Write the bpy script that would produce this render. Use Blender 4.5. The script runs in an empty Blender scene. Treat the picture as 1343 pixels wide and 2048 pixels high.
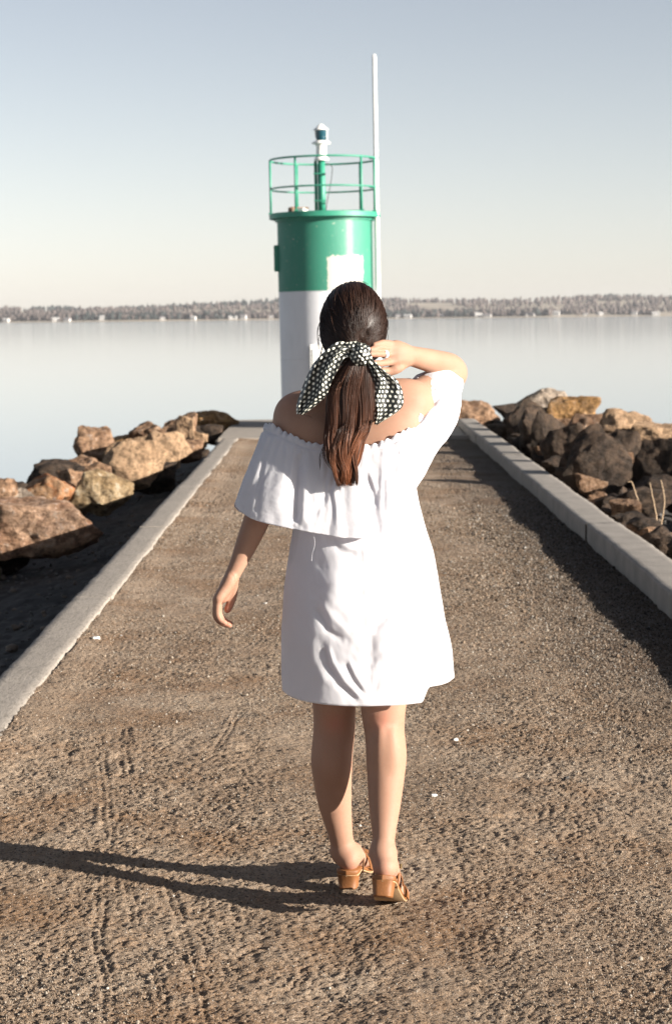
import bpy, bmesh, math, random
import numpy as np
from mathutils import Matrix, Vector, Euler

# ------------------------------------------------------------------ camera, sky, sun, exposure
SC = bpy.context.scene
COL = SC.collection
F_PX = 3700.0                       # focal length in pixels of the 1343 x 2048 photograph
CAM_Z = 1.565
PITCH = math.radians(6.01)
ROLL = math.radians(-0.55)
cam_data = bpy.data.cameras.new('camera')
cam = bpy.data.objects.new('camera', cam_data)
COL.objects.link(cam)
CAM_M = (Matrix.Translation((0, 0, CAM_Z)) @ Matrix.Rotation(math.pi / 2 - PITCH, 4, 'X')
         @ Matrix.Rotation(ROLL, 4, 'Z'))
cam.matrix_world = CAM_M
cam_data.sensor_fit = 'VERTICAL'
cam_data.sensor_height = 22.3
cam_data.lens = 22.3 * F_PX / 2048.0
cam_data.clip_start = 0.05
cam_data.clip_end = 20000
cam_data.dof.use_dof = True
cam_data.dof.focus_distance = 4.85
cam_data.dof.aperture_fstop = 5.2
SC.camera = cam

SUN_EL = math.radians(15.8)
SUN_AZ = math.radians(-25.5)        # direction towards the sun, measured from +X
SUN_DIR = Vector((math.cos(SUN_AZ) * math.cos(SUN_EL), math.sin(SUN_AZ) * math.cos(SUN_EL), math.sin(SUN_EL)))
world = bpy.data.worlds.new('World')
SC.world = world
world.use_nodes = True
wn, wl = world.node_tree.nodes, world.node_tree.links
bg = wn['Background']
sky = wn.new('ShaderNodeTexSky')
sky.sky_type = 'NISHITA'
sky.sun_disc = False
sky.sun_elevation = SUN_EL
sky.sun_rotation = math.pi / 2 - SUN_AZ
sky.altitude = 0
sky.air_density = 1.0
sky.dust_density = 0.3
sky.ozone_density = 1.0
bw = wn.new('ShaderNodeRGBToBW'); wl.new(sky.outputs[0], bw.inputs[0])
pale = wn.new('ShaderNodeMix'); pale.data_type = 'RGBA'; pale.inputs[0].default_value = 0.60   # thin evening murk: less blue than clean air
wl.new(sky.outputs[0], pale.inputs[6]); wl.new(bw.outputs[0], pale.inputs[7])
tint = wn.new('ShaderNodeMix'); tint.data_type = 'RGBA'; tint.blend_type = 'MULTIPLY'; tint.inputs[0].default_value = 1.0
tint.inputs[7].default_value = (.980, .976, 1.035, 1)
wl.new(pale.outputs[2], tint.inputs[6])
wl.new(tint.outputs[2], bg.inputs['Color'])
bg.inputs['Strength'].default_value = 0.05
sd = bpy.data.lights.new('sun', 'SUN')
sd.energy = 5.0
sd.angle = math.radians(0.5)
sd.color = (1.0, 0.93, 0.83)
sun = bpy.data.objects.new('sun', sd)
COL.objects.link(sun)
sun.rotation_euler = SUN_DIR.to_track_quat('Z', 'Y').to_euler()
sun.location = (20, -10, 12)
SC.view_settings.view_transform = 'Standard'
SC.view_settings.look = 'None'
SC.view_settings.gamma = 1.0
SC.view_settings.use_curve_mapping = False
SC.view_settings.exposure = 1.6

# ------------------------------------------------------------------ helpers
_R = CAM_M.to_3x3()
_Rn = np.array(_R)


def P(px, py, Y):
    """world point that lies at depth Y (metres north of the camera) on the sight line of a measured position"""
    d = _R @ Vector(((px - 671.5) / F_PX, (1024 - py) / F_PX, -1.0))
    s = Y / d.y
    return np.array((d.x * s, Y, CAM_Z + d.z * s))


def proj(p):
    """measured position of world points (n,3)"""
    q = (np.asarray(p) - np.array((0, 0, CAM_Z))) @ _Rn
    return 671.5 - F_PX * q[..., 0] / q[..., 2], 1024 + F_PX * q[..., 1] / q[..., 2]


def link(name, me, mat=None, parent=None, smooth=True):
    o = bpy.data.objects.new(name, me)
    COL.objects.link(o)
    if mat is not None and len(me.materials) == 0:
        me.materials.append(mat)
    if parent is not None:
        o.parent = parent
    if smooth and len(me.polygons):
        me.polygons.foreach_set('use_smooth', np.ones(len(me.polygons), bool))
    return o


def pymesh(name, V, F, uv=None):
    me = bpy.data.meshes.new(name)
    V = np.asarray(V, dtype=np.float32)
    F = np.asarray(F, dtype=np.int32)
    k = F.shape[1]
    me.vertices.add(len(V)); me.vertices.foreach_set('co', V.ravel())
    me.loops.add(F.size); me.loops.foreach_set('vertex_index', F.ravel())
    me.polygons.add(len(F)); me.polygons.foreach_set('loop_start', np.arange(0, F.size, k, dtype=np.int32))
    me.update(calc_edges=True)
    if uv is not None:
        l = me.uv_layers.new(name='UVMap')
        l.data.foreach_set('uv', np.asarray(uv, dtype=np.float32)[F.ravel()].ravel())
    me.validate()
    return me


def grid_faces(nr, nc, wrap=False):
    i = np.arange(nr - 1)[:, None] * nc
    if wrap:
        j = np.arange(nc)[None, :]; k = (j + 1) % nc
    else:
        j = np.arange(nc - 1)[None, :]; k = j + 1
    return np.stack([i + j, i + k, i + nc + k, i + nc + j], -1).reshape(-1, 4)


def empty(name, loc=(0, 0, 0), rz=0.0):
    o = bpy.data.objects.new(name, None)
    COL.objects.link(o)
    o.location = loc
    o.rotation_euler = (0, 0, rz)
    o.empty_display_size = 0.1
    return o


def tag(o, label=None, cat=None, group=None, kind=None):
    if label: o['label'] = label
    if cat: o['category'] = cat
    if group: o['group'] = group
    if kind: o['kind'] = kind
    return o


def bm_obj(name, bm, mat, parent=None, smooth=False):
    me = bpy.data.meshes.new(name)
    bmesh.ops.recalc_face_normals(bm, faces=bm.faces)
    bm.to_mesh(me); bm.free()
    return link(name, me, mat, parent, smooth)


def add_box(bm, c, s, rot=None, bevel=0.0):
    m = Matrix.Translation(c) @ (rot.to_4x4() if rot else Matrix.Identity(4)) @ Matrix.Diagonal((s[0], s[1], s[2], 1))
    r = bmesh.ops.create_cube(bm, size=1.0, matrix=m)
    if bevel:
        es = list({e for v in r['verts'] for e in v.link_edges})
        bmesh.ops.bevel(bm, geom=es, offset=bevel, segments=2, affect='EDGES')


def tube_arrays(pts, rad, n=8, closed=False):
    pts = np.asarray(pts, float); m = len(pts)
    rad = np.broadcast_to(np.asarray(rad, float), (m,))
    t = np.roll(pts, -1, 0) - np.roll(pts, 1, 0) if closed else np.gradient(pts, axis=0)
    t /= np.linalg.norm(t, axis=1)[:, None] + 1e-12
    up = np.array((0, 0, 1.0)) if abs(t[0][2]) < .9 else np.array((0, 1.0, 0))
    a = np.zeros_like(pts); v = np.cross(t[0], up); v /= np.linalg.norm(v); a[0] = v
    for i in range(1, m):
        v = a[i - 1] - t[i] * np.dot(a[i - 1], t[i]); a[i] = v / (np.linalg.norm(v) + 1e-12)
    b = np.cross(t, a)
    ang = np.linspace(0, 2 * np.pi, n, endpoint=False)
    V = pts[:, None] + rad[:, None, None] * (a[:, None] * np.cos(ang)[None, :, None] + b[:, None] * np.sin(ang)[None, :, None])
    V = V.reshape(-1, 3)
    F = grid_faces(m, n, True)
    if closed:
        j = np.arange(n); k = (j + 1) % n; o = (m - 1) * n
        F = np.vstack([F, np.stack([o + j, o + k, k, j], -1)])
    else:
        V = np.vstack([V, pts[0], pts[-1]])
        j = np.arange(n); k = (j + 1) % n; o = (m - 1) * n
        c0, c1 = m * n, m * n + 1
        F = np.vstack([F, np.stack([k, j, np.full(n, c0), np.full(n, c0)], -1), np.stack([o + j, o + k, np.full(n, c1), np.full(n, c1)], -1)])
    return V, F


def quads_to_mesh(name, V, F):
    """faces given as quads in which a repeated last index marks a triangle"""
    me = bpy.data.meshes.new(name)
    me.from_pydata([tuple(v) for v in V], [], [tuple(f) if f[2] != f[3] else tuple(f[:3]) for f in F.tolist()])
    me.update()
    return me


def tube(name, pts, rad, mat, parent=None, n=8, closed=False):
    V, F = tube_arrays(pts, rad, n, closed)
    return link(name, quads_to_mesh(name, V, F), mat, parent)


def lathe(name, prof, mat, parent=None, n=32, center=(0, 0), smooth=True):
    prof = np.asarray(prof, float)
    ang = np.linspace(0, 2 * np.pi, n, endpoint=False)
    V = np.stack([center[0] + prof[:, 0, None] * np.cos(ang), center[1] + prof[:, 0, None] * np.sin(ang),
                  np.broadcast_to(prof[:, 1, None], (len(prof), n))], -1).reshape(-1, 3)
    me = pymesh(name, V, grid_faces(len(prof), n, True))
    o = link(name, me, mat, parent, smooth)
    if smooth:
        me.set_sharp_from_angle(angle=math.radians(35)) if hasattr(me, 'set_sharp_from_angle') else None
    return o


def spline(pts, n, closed=False):
    """Catmull-Rom through pts"""
    p = np.asarray(pts, float); m = len(p)
    if closed:
        t = np.linspace(0, m, n, endpoint=False)
    else:
        t = np.linspace(0, m - 1, n)
    i = np.floor(t).astype(int)
    if not closed: i = np.minimum(i, m - 2)
    f = (t - i)[:, None] if p.ndim > 1 else (t - i)
    g = (lambda k: p[(i + k) % m]) if closed else (lambda k: p[np.clip(i + k, 0, m - 1)])
    p0, p1, p2, p3 = g(-1), g(0), g(1), g(2)
    return 0.5 * ((2 * p1) + (-p0 + p2) * f + (2 * p0 - 5 * p1 + 4 * p2 - p3) * f ** 2 + (-p0 + 3 * p1 - 3 * p2 + p3) * f ** 3)


def _hash(ix, iy, iz, seed):
    with np.errstate(over='ignore'):
        h = (ix.astype(np.uint32) * np.uint32(374761393) + iy.astype(np.uint32) * np.uint32(668265263)
             + iz.astype(np.uint32) * np.uint32(2147483647 - 1234567) + np.uint32(seed * 1013 + 17))
        h = (h ^ (h >> np.uint32(13))) * np.uint32(1274126177)
        h = (h ^ (h >> np.uint32(16))) * np.uint32(2246822519)
        return ((h ^ (h >> np.uint32(15))) & np.uint32(0xffffff)).astype(np.float32) / 16777215.0 * 2 - 1


def noise(p, scale=1.0, seed=0, oct=1, gain=.5):
    """value noise, -1..1, p (n,2) or (n,3)"""
    p = np.asarray(p, dtype=np.float64) * scale
    if p.shape[-1] == 2: p = np.concatenate([p, np.zeros(p.shape[:-1] + (1,))], -1)
    out = 0.0; a = 1.0; tot = 0.0
    for o in range(oct):
        i = np.floor(p).astype(np.int64); f = (p - i).astype(np.float32); f = f * f * (3 - 2 * f)
        r = 0
        for dx in (0, 1):
            wx = f[..., 0] if dx else 1 - f[..., 0]
            for dy in (0, 1):
                wy = f[..., 1] if dy else 1 - f[..., 1]
                for dz in (0, 1):
                    wz = f[..., 2] if dz else 1 - f[..., 2]
                    r = r + wx * wy * wz * _hash(i[..., 0] + dx, i[..., 1] + dy, i[..., 2] + dz, seed + o * 7)
        out = out + a * r; tot += a; a *= gain; p = p * 2.03 + 11.7
    return out / tot


def smooth(a, b, x):
    t = np.clip((x - a) / (b - a), 0, 1)
    return t * t * (3 - 2 * t)


# ------------------------------------------------------------------ materials
class NT:
    def __init__(self, name):
        self.m = bpy.data.materials.new(name); self.m.use_nodes = True
        self.n = self.m.node_tree.nodes; self.l = self.m.node_tree.links
        self.b = self.n['Principled BSDF']; self.out = self.n['Material Output']

    def new(self, t, **kw):
        x = self.n.new(t)
        for k, v in kw.items():
            if k.startswith('in_'):
                key = k[3:]
                s = x.inputs[int(key)] if key.isdigit() else x.inputs[key.replace('_', ' ')]
                if isinstance(v, bpy.types.NodeSocket): self.l.new(v, s)
                else: s.default_value = v
            else: setattr(x, k, v)
        return x

    def coord(self, out='Object', scale=(1, 1, 1)):
        c = self.new('ShaderNodeTexCoord')
        mp = self.new('ShaderNodeMapping'); mp.inputs['Scale'].default_value = scale
        self.l.new(c.outputs[out], mp.inputs[0]); return mp.outputs[0]

    def noise(self, vec, scale, detail=4, rough=.5, dist=0):
        x = self.new('ShaderNodeTexNoise', in_Vector=vec, in_Scale=scale, in_Detail=detail, in_Roughness=rough, in_Distortion=dist)
        return x.outputs[0]

    def ramp(self, fac, stops):
        x = self.new('ShaderNodeValToRGB'); self.l.new(fac, x.inputs[0])
        e = x.color_ramp.elements
        while len(e) < len(stops): e.new(.5)
        for k, (p, c) in enumerate(stops):
            e[k].position = p
            e[k].color = (c, c, c, 1) if isinstance(c, (int, float)) else (*c, 1)
        return x.outputs[0]

    def mix(self, fac, a, b, mode='MIX'):
        x = self.new('ShaderNodeMix', data_type='RGBA', blend_type=mode)
        for s, v in ((x.inputs[0], fac), (x.inputs[6], a), (x.inputs[7], b)):
            if isinstance(v, bpy.types.NodeSocket): self.l.new(v, s)
            elif isinstance(v, (int, float)): s.default_value = v
            else: s.default_value = (*v, 1)
        return x.outputs[2]

    def math(self, op, a, b=0.0, c=0.0):
        x = self.new('ShaderNodeMath', operation=op)
        for s, v in zip(x.inputs, (a, b, c)):
            if isinstance(v, bpy.types.NodeSocket): self.l.new(v, s)
            else: s.default_value = v
        return x.outputs[0]

    def bump(self, h, strength=.5, dist=.01, normal=None):
        x = self.new('ShaderNodeBump', in_Height=h, in_Strength=strength, in_Distance=dist)
        if normal is not None: self.l.new(normal, x.inputs['Normal'])
        self.l.new(x.outputs[0], self.b.inputs['Normal']); return x.outputs[0]

    def set(self, **kw):
        for k, v in kw.items():
            s = self.b.inputs[k.replace('_', ' ')]
            if isinstance(v, bpy.types.NodeSocket): self.l.new(v, s)
            elif isinstance(v, tuple) and len(v) == 3 and s.type == 'RGBA': s.default_value = (*v, 1)
            else: s.default_value = v
        return self.m


def simple(name, col, rough=.6, var=.12, scale=8, bump=0.0, bscale=60, **kw):
    t = NT(name); v = t.coord()
    n = t.noise(v, scale, 5, .6)
    c = t.mix(n, tuple(max(0, x * (1 - var * 1.6)) for x in col), tuple(min(1, x * (1 + var * 1.2)) for x in col))
    t.set(Base_Color=c, Roughness=rough)
    if bump: t.bump(t.noise(v, bscale, 4), bump, .004)
    t.set(**kw)
    return t.m
# ------------------------------------------------------------------ water
t = NT('lake_water'); v = t.coord()
w1 = t.noise(t.coord(scale=(1, .35, 1)), 1.2, 3, .5)
w2 = t.noise(t.coord(scale=(.05, .012, 1)), 1.0, 3, .5)
t.set(Base_Color=(.30, .345, .38), Roughness=.07, IOR=1.42, Specular_IOR_Level=.9)
t.bump(w1, .05, .02)
wm = t.m
WATER_Z = -1.25
bm = bmesh.new()
q = [bm.verts.new(c) for c in ((-6000, -2000, WATER_Z), (6000, -2000, WATER_Z), (6000, 2700, WATER_Z), (-6000, 2700, WATER_Z))]
bm.faces.new(q)
tag(bm_obj('water', bm, wm), kind='structure')

# ------------------------------------------------------------------ the gravel path: real relief, finest near the camera
def line_dist(px, py, poly):
    best = np.full(px.shape, 1e9); side = np.zeros(px.shape)
    for (a, b) in zip(poly[:-1], poly[1:]):
        ax, ay = a; bx, by = b; dx, dy = bx - ax, by - ay; L = dx * dx + dy * dy
        tt = np.clip(((px - ax) * dx + (py - ay) * dy) / L, 0, 1)
        ex, ey = px - ax - tt * dx, py - ay - tt * dy
        d = np.hypot(ex, ey); s = (ex * dy - ey * dx) / math.sqrt(L)
        m = d < best; best = np.where(m, d, best); side = np.where(m, s, side)
    return best, side


def gxy(px, py):
    """ground point (x, y) under a measured position"""
    d = _R @ Vector(((px - 671.5) / F_PX, (1024 - py) / F_PX, -1.0)); s = CAM_Z / -d.z
    return (d.x * s, d.y * s)


TRACKS = [([(196, 1480), (208, 1560), (217, 1640), (218, 1700), (204, 1770), (200, 1850), (208, 1920), (213, 1990), (217, 2060)], .016, .006),
          ([(262, 1575), (305, 1640)], .014, .004),
          ([(250, 1460), (244, 1500), (252, 1540)], .02, .007),
          ([(264, 1700), (258, 1760), (270, 1830)], .014, .006),
          ([(330, 1740), (362, 1830), (378, 1890), (398, 1990), (415, 2060)], .015, .005),
          ([(378, 1570), (345, 1630), (333, 1700)], .012, .004),
          ([(430, 1580), (395, 1630)], .014, .004),
          ([(300, 1905), (325, 1990), (332, 2060)], .014, .005),
          ([(200, 1905), (260, 1870), (350, 1845)], .014, .004),
          ([(480, 1420), (430, 1500), (330, 1555), (205, 1580)], .016, .005),
          ([(495, 1540), (535, 1590)], .02, .005),
          ([(600, 1910), (605, 1935), (590, 1955)], .012, .006),
          ([(690, 1790), (708, 1840)], .008, .005), ([(668, 1810), (672, 1850)], .008, .005)]


def path_height(X, Y):
    p = np.stack([X, Y], -1)
    z = .016 * noise(p, 1.3, 3, 2) + .006 * noise(p * (1, 1.4), 7, 5, 2)
    rough = .35 + .65 * smooth(-.15, .35, noise(p, 1.1, 9, 3) + .25 * smooth(.6, 1.5, X) + .5 * smooth(-.2, -.7, X) * smooth(7.6, 6.6, Y))
    z = z + rough * (.0028 * noise(p * (1, 1.1), 20, 21, 3, .6) + .0040 * noise(p, 80, 31, 2))
    z = z + (.0020 + .0024 * rough) * noise(p, 145, 41, 1)
    # trodden dimples and scuffs
    d = noise(p * (1, 1.5), 9, 51, 2); z = z - .008 * rough * smooth(.5, .85, d)
    churn = np.exp(-((Y - 6.55) / .75) ** 2) * smooth(.35, -.35, X) + .3 * smooth(-.1, -.6, X) * smooth(5.4, 4.6, Y) + .6 * np.exp(-((X - .45) / .35) ** 2 - ((Y - 5.6) / .35) ** 2)
    z = z + churn * (.011 * noise(p * (1, 1.5), 13, 95, 2) * np.abs(noise(p, 5, 96, 2)) * 1.8 + .003 * noise(p, 60, 97, 2))
    for poly, w, dep in TRACKS:
        g = [gxy(*c) for c in poly]
        x0 = min(a for a, b in g) - .1; x1 = max(a for a, b in g) + .1; y0 = min(b for a, b in g) - .1; y1 = max(b for a, b in g) + .1
        dep = dep * .6
        m = (X > x0) & (X < x1) & (Y > y0) & (Y < y1)
        if not m.any(): continue
        wob = .016 * noise(p[m], 3.5, 77, 3)
        dd, s = line_dist(X[m] + wob, Y[m], g)
        rut = -dep * (np.exp(-((s - w * .6) / (w * .35)) ** 2) + np.exp(-((s + w * .6) / (w * .35)) ** 2)) + dep * .7 * np.exp(-(s / (w * .3)) ** 2) + dep * .6 * np.exp(-((np.abs(s) - w * 1.5) / (w * .4)) ** 2)
        tread = (1 + .15 * np.sin(Y[m] * 300)) * (.35 + .65 * smooth(-.35, .25, noise(p[m], 5, 78, 3)))
        z[m] = z[m] + rut * tread * (dd < w * 3)
    # spills up to the left kerb, sinks a little at the right one
    z = z - .012 - .02 * smooth(1.2, 1.75, X) + .014 * smooth(-1.05, -1.25, X) - .06 * smooth(-1.272, -1.30, X + .03 * noise(p, 6, 91, 3))
    return z


ys = [3.6]
while ys[-1] < 24.2: ys.append(ys[-1] + max(.0060, min(.05, ys[-1] ** 2 / (CAM_Z * 1850) * .62)))
ys = np.array([-14, -10, -7, -5, -3.5, -2.5, -1.7, -1, -.4, .1, .5, .9, 1.2, 1.5, 1.75, 1.95, 2.1, 2.25, 2.5, 2.75, 3.0, 3.2, 3.4, 3.5] + ys)
xs = np.concatenate([np.linspace(-1.42, -1.0, 70), np.linspace(-.994, 1.3, 340), np.linspace(1.307, 1.80, 74)])
XX, YY = np.meshgrid(xs, ys)
ZZ = path_height(XX.ravel(), YY.ravel()).reshape(XX.shape)
V = np.stack([XX, YY, ZZ], -1).reshape(-1, 3)
t = NT('path_gravel'); v = t.coord()
big = t.noise(v, .9, 4, .6); mid = t.noise(v, 6, 4, .65); fine = t.noise(v, 210, 3, .7); grain = t.noise(v, 90, 4, .75)
c = t.mix(t.ramp(big, [(.38, 0), (.62, 1)]), (.250, .176, .118), (.315, .236, .168))
c = t.mix(t.ramp(mid, [(.45, 0), (.7, .55)]), c, (.215, .135, .08))
c = t.mix(t.ramp(t.noise(v, 1.7, 5, .65), [(.48, 0), (.64, .8)]), c, (.205, .118, .062))
c = t.mix(t.ramp(grain, [(.36, .75), (.5, 0)]), c, (.030, .024, .021))
c = t.mix(t.ramp(fine, [(.52, 0), (.72, .6)]), c, (.40, .36, .32))
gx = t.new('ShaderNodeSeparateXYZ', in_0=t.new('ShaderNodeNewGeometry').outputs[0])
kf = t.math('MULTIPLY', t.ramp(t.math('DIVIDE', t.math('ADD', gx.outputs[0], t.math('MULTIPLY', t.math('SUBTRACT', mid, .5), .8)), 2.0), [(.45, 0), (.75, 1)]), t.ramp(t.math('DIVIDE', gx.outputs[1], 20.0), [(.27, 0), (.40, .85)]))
c = t.mix(kf, c, t.mix(1.0, c, (.28, .31, .36), 'MULTIPLY'))     # dark crushed stone along the right kerb, coloured deeper to carry the shade there
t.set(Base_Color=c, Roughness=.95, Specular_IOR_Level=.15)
h = t.math('ADD', t.math('MULTIPLY', grain, 1.0), t.math('MULTIPLY', fine, .6))
t.bump(h, 1.0, .008)
M_path = t.m
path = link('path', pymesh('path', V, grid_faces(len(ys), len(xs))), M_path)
tag(path, 'brown gravel path running along the top of the pier', kind='structure')

# loose gravel lying on it (one mass)
rng = np.random.default_rng(4)
def ico():
    b = bmesh.new(); bmesh.ops.create_icosphere(b, subdivisions=1, radius=1)
    V = np.array([v.co[:] for v in b.verts]); F = np.array([[v.index for v in f.verts] for f in b.faces]); b.free(); return V, F
def ico0():
    V, F = ico(); return V, F
_b = bmesh.new(); bmesh.ops.create_icosphere(_b, subdivisions=1, radius=1)
g = (1 + 5 ** .5) / 2
IV = np.array([(-1, g, 0), (1, g, 0), (-1, -g, 0), (1, -g, 0), (0, -1, g), (0, 1, g), (0, -1, -g), (0, 1, -g), (g, 0, -1), (g, 0, 1), (-g, 0, -1), (-g, 0, 1)]) / math.sqrt(1 + g * g)
IF = np.array([(0, 11, 5), (0, 5, 1), (0, 1, 7), (0, 7, 10), (0, 10, 11), (1, 5, 9), (5, 11, 4), (11, 10, 2), (10, 7, 6), (7, 1, 8), (3, 9, 4), (3, 4, 2), (3, 2, 6), (3, 6, 8), (3, 8, 9), (4, 9, 5), (2, 4, 11), (6, 2, 10), (8, 6, 7), (9, 8, 1)])
_b.free()


def scatter(name, pts, size, mats, label, flat=.7, seed=1):
    r = np.random.default_rng(seed); n = len(pts)
    J = IV[None] * (1 + r.uniform(-.3, .3, (n, 12, 1)))
    A = r.normal(size=(n, 3, 3)); Q, _ = np.linalg.qr(A)
    J = np.einsum('nij,nkj->nki', Q, J) * np.stack([r.uniform(.8, 1.3, n), r.uniform(.8, 1.3, n), r.uniform(.5, 1, n) * flat], -1)[:, None]
    V = (J * size[:, None, None] + pts[:, None]).reshape(-1, 3)
    F = (IF[None] + (np.arange(n) * 12)[:, None, None]).reshape(-1, 3)
    me = pymesh(name, V, F)
    for m in mats: me.materials.append(m)
    me.polygons.foreach_set('material_index', np.repeat(r.integers(0, len(mats), n), 20).astype(np.int32))
    o = link(name, me, smooth=False); tag(o, label, kind='stuff'); return o


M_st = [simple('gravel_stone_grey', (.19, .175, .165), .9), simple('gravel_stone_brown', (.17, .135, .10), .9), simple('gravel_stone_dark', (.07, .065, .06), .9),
        simple('gravel_stone_dark_brown', (.10, .075, .055), .9), simple('gravel_stone_pale', (.40, .37, .33), .85), simple('gravel_stone_tan', (.21, .175, .14), .9)]
n = 420000
yy = 3.75 + (rng.random(n) ** 1.5) * 13.5; xx = rng.uniform(-1.3, 1.76, n)
pt2 = np.stack([xx, yy], -1)
dens = (1 - .95 * smooth(11.5, 16.8, yy)) * (.16 + .84 * smooth(-.3, .4, noise(pt2, 1.2, 88, 3) + .35 * noise(pt2, 7, 89, 2) + .5 * smooth(.3, 1.3, xx) * smooth(5.5, 8, yy)))
k = rng.random(n) < dens; xx, yy = xx[k], yy[k]
zz = path_height(xx, yy); n = len(xx)
sz = rng.uniform(.0010, .0022, n) * (1 + .5 * (rng.random(n) > .85) + 1.6 * (rng.random(n) > .99)) * (1 + .09 * np.maximum(yy - 5, 0)) * (1 + .45 * smooth(.5, 1.4, xx) * smooth(6, 8.5, yy))
gp = bpy.data.meshes.new('gravel'); gp.vertices.add(n)
gp.vertices.foreach_set('co', np.stack([xx, yy, zz + sz * .2], -1).astype(np.float32).ravel())
gp.attributes.new('size', 'FLOAT', 'POINT').data.foreach_set('value', sz.astype(np.float32))
t = NT('gravel_grains'); at_ = t.new('ShaderNodeAttribute', attribute_name='tone', attribute_type='INSTANCER')
c = t.ramp(at_.outputs['Fac'], [(0, (.03, .025, .022)), (.25, (.085, .058, .038)), (.5, (.185, .130, .088)), (.75, (.255, .195, .142)), (.95, (.27, .24, .20)), (1, (.38, .35, .31))])
t.set(Base_Color=c, Roughness=.9, Specular_IOR_Level=.2); 
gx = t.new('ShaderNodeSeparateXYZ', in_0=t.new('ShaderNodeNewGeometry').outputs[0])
kf = t.math('MULTIPLY', t.ramp(t.math('DIVIDE', gx.outputs[0], 2.0), [(.50, 0), (.78, 1)]), t.ramp(t.math('DIVIDE', gx.outputs[1], 20.0), [(.27, 0), (.40, .85)]))  # grains by the right kerb: dark stone, its colour also deepening the shadow strip
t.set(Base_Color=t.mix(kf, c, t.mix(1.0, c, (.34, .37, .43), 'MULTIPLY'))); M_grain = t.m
ng = bpy.data.node_groups.new('gravel_grains', 'GeometryNodeTree')
ng.interface.new_socket('Geometry', in_out='INPUT', socket_type='NodeSocketGeometry'); ng.interface.new_socket('Geometry', in_out='OUTPUT', socket_type='NodeSocketGeometry')
G = ng.nodes; gi = G.new('NodeGroupInput'); go = G.new('NodeGroupOutput')
icn = G.new('GeometryNodeMeshIcoSphere'); icn.inputs['Radius'].default_value = 1; icn.inputs['Subdivisions'].default_value = 1
smn = G.new('GeometryNodeSetMaterial'); smn.inputs['Material'].default_value = M_grain
iop = G.new('GeometryNodeInstanceOnPoints'); ra = G.new('FunctionNodeRandomValue'); ra.data_type = 'FLOAT_VECTOR'; ra.inputs[1].default_value = (6.28, 6.28, 6.28)
rs = G.new('FunctionNodeRandomValue'); rs.data_type = 'FLOAT_VECTOR'; rs.inputs[0].default_value = (.8, .7, .5); rs.inputs[1].default_value = (1.6, 1.2, .95); rs.inputs['Seed'].default_value = 3
nas = G.new('GeometryNodeInputNamedAttribute'); nas.data_type = 'FLOAT'; nas.inputs[0].default_value = 'size'
vm = G.new('ShaderNodeVectorMath'); vm.operation = 'SCALE'
stn = G.new('GeometryNodeStoreNamedAttribute'); stn.domain = 'INSTANCE'; stn.data_type = 'FLOAT'; stn.inputs['Name'].default_value = 'tone'
rt = G.new('FunctionNodeRandomValue'); rt.data_type = 'FLOAT'; rt.inputs['Seed'].default_value = 9
lk_ = ng.links.new
lk_(gi.outputs[0], iop.inputs['Points']); lk_(icn.outputs[0], smn.inputs[0]); lk_(smn.outputs[0], iop.inputs['Instance']); lk_(ra.outputs[0], iop.inputs['Rotation'])
lk_(rs.outputs[0], vm.inputs[0]); lk_(nas.outputs[0], vm.inputs['Scale']); lk_(vm.outputs[0], iop.inputs['Scale'])
lk_(iop.outputs[0], stn.inputs['Geometry']); lk_(rt.outputs[1], stn.inputs['Value']); lk_(stn.outputs[0], go.inputs[0])
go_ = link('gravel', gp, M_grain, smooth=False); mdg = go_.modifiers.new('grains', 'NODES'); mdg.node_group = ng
tag(go_, 'loose gravel grains strewn over the path', kind='stuff')

# ------------------------------------------------------------------ concrete kerbs and pier-end slab
t = NT('kerb_concrete'); v = t.coord()
a1 = t.noise(v, 3, 5, .6); a2 = t.noise(t.coord(scale=(1, .35, 1)), 55, 4, .7); a3 = t.noise(v, 160, 3, .7)
c = t.mix(a1, (.235, .205, .175), (.305, .27, .235)); c = t.mix(t.ramp(a2, [(.38, .6), (.5, 0)]), c, (.16, .14, .115))
c = t.mix(t.ramp(a3, [(.62, 0), (.75, .6)]), c, (.13, .11, .09))
t.set(Base_Color=c, Roughness=.92, Specular_IOR_Level=.2)
t.bump(t.math('ADD', a2, t.math('MULTIPLY', a3, .5)), .5, .006)
M_conc = t.m


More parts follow.
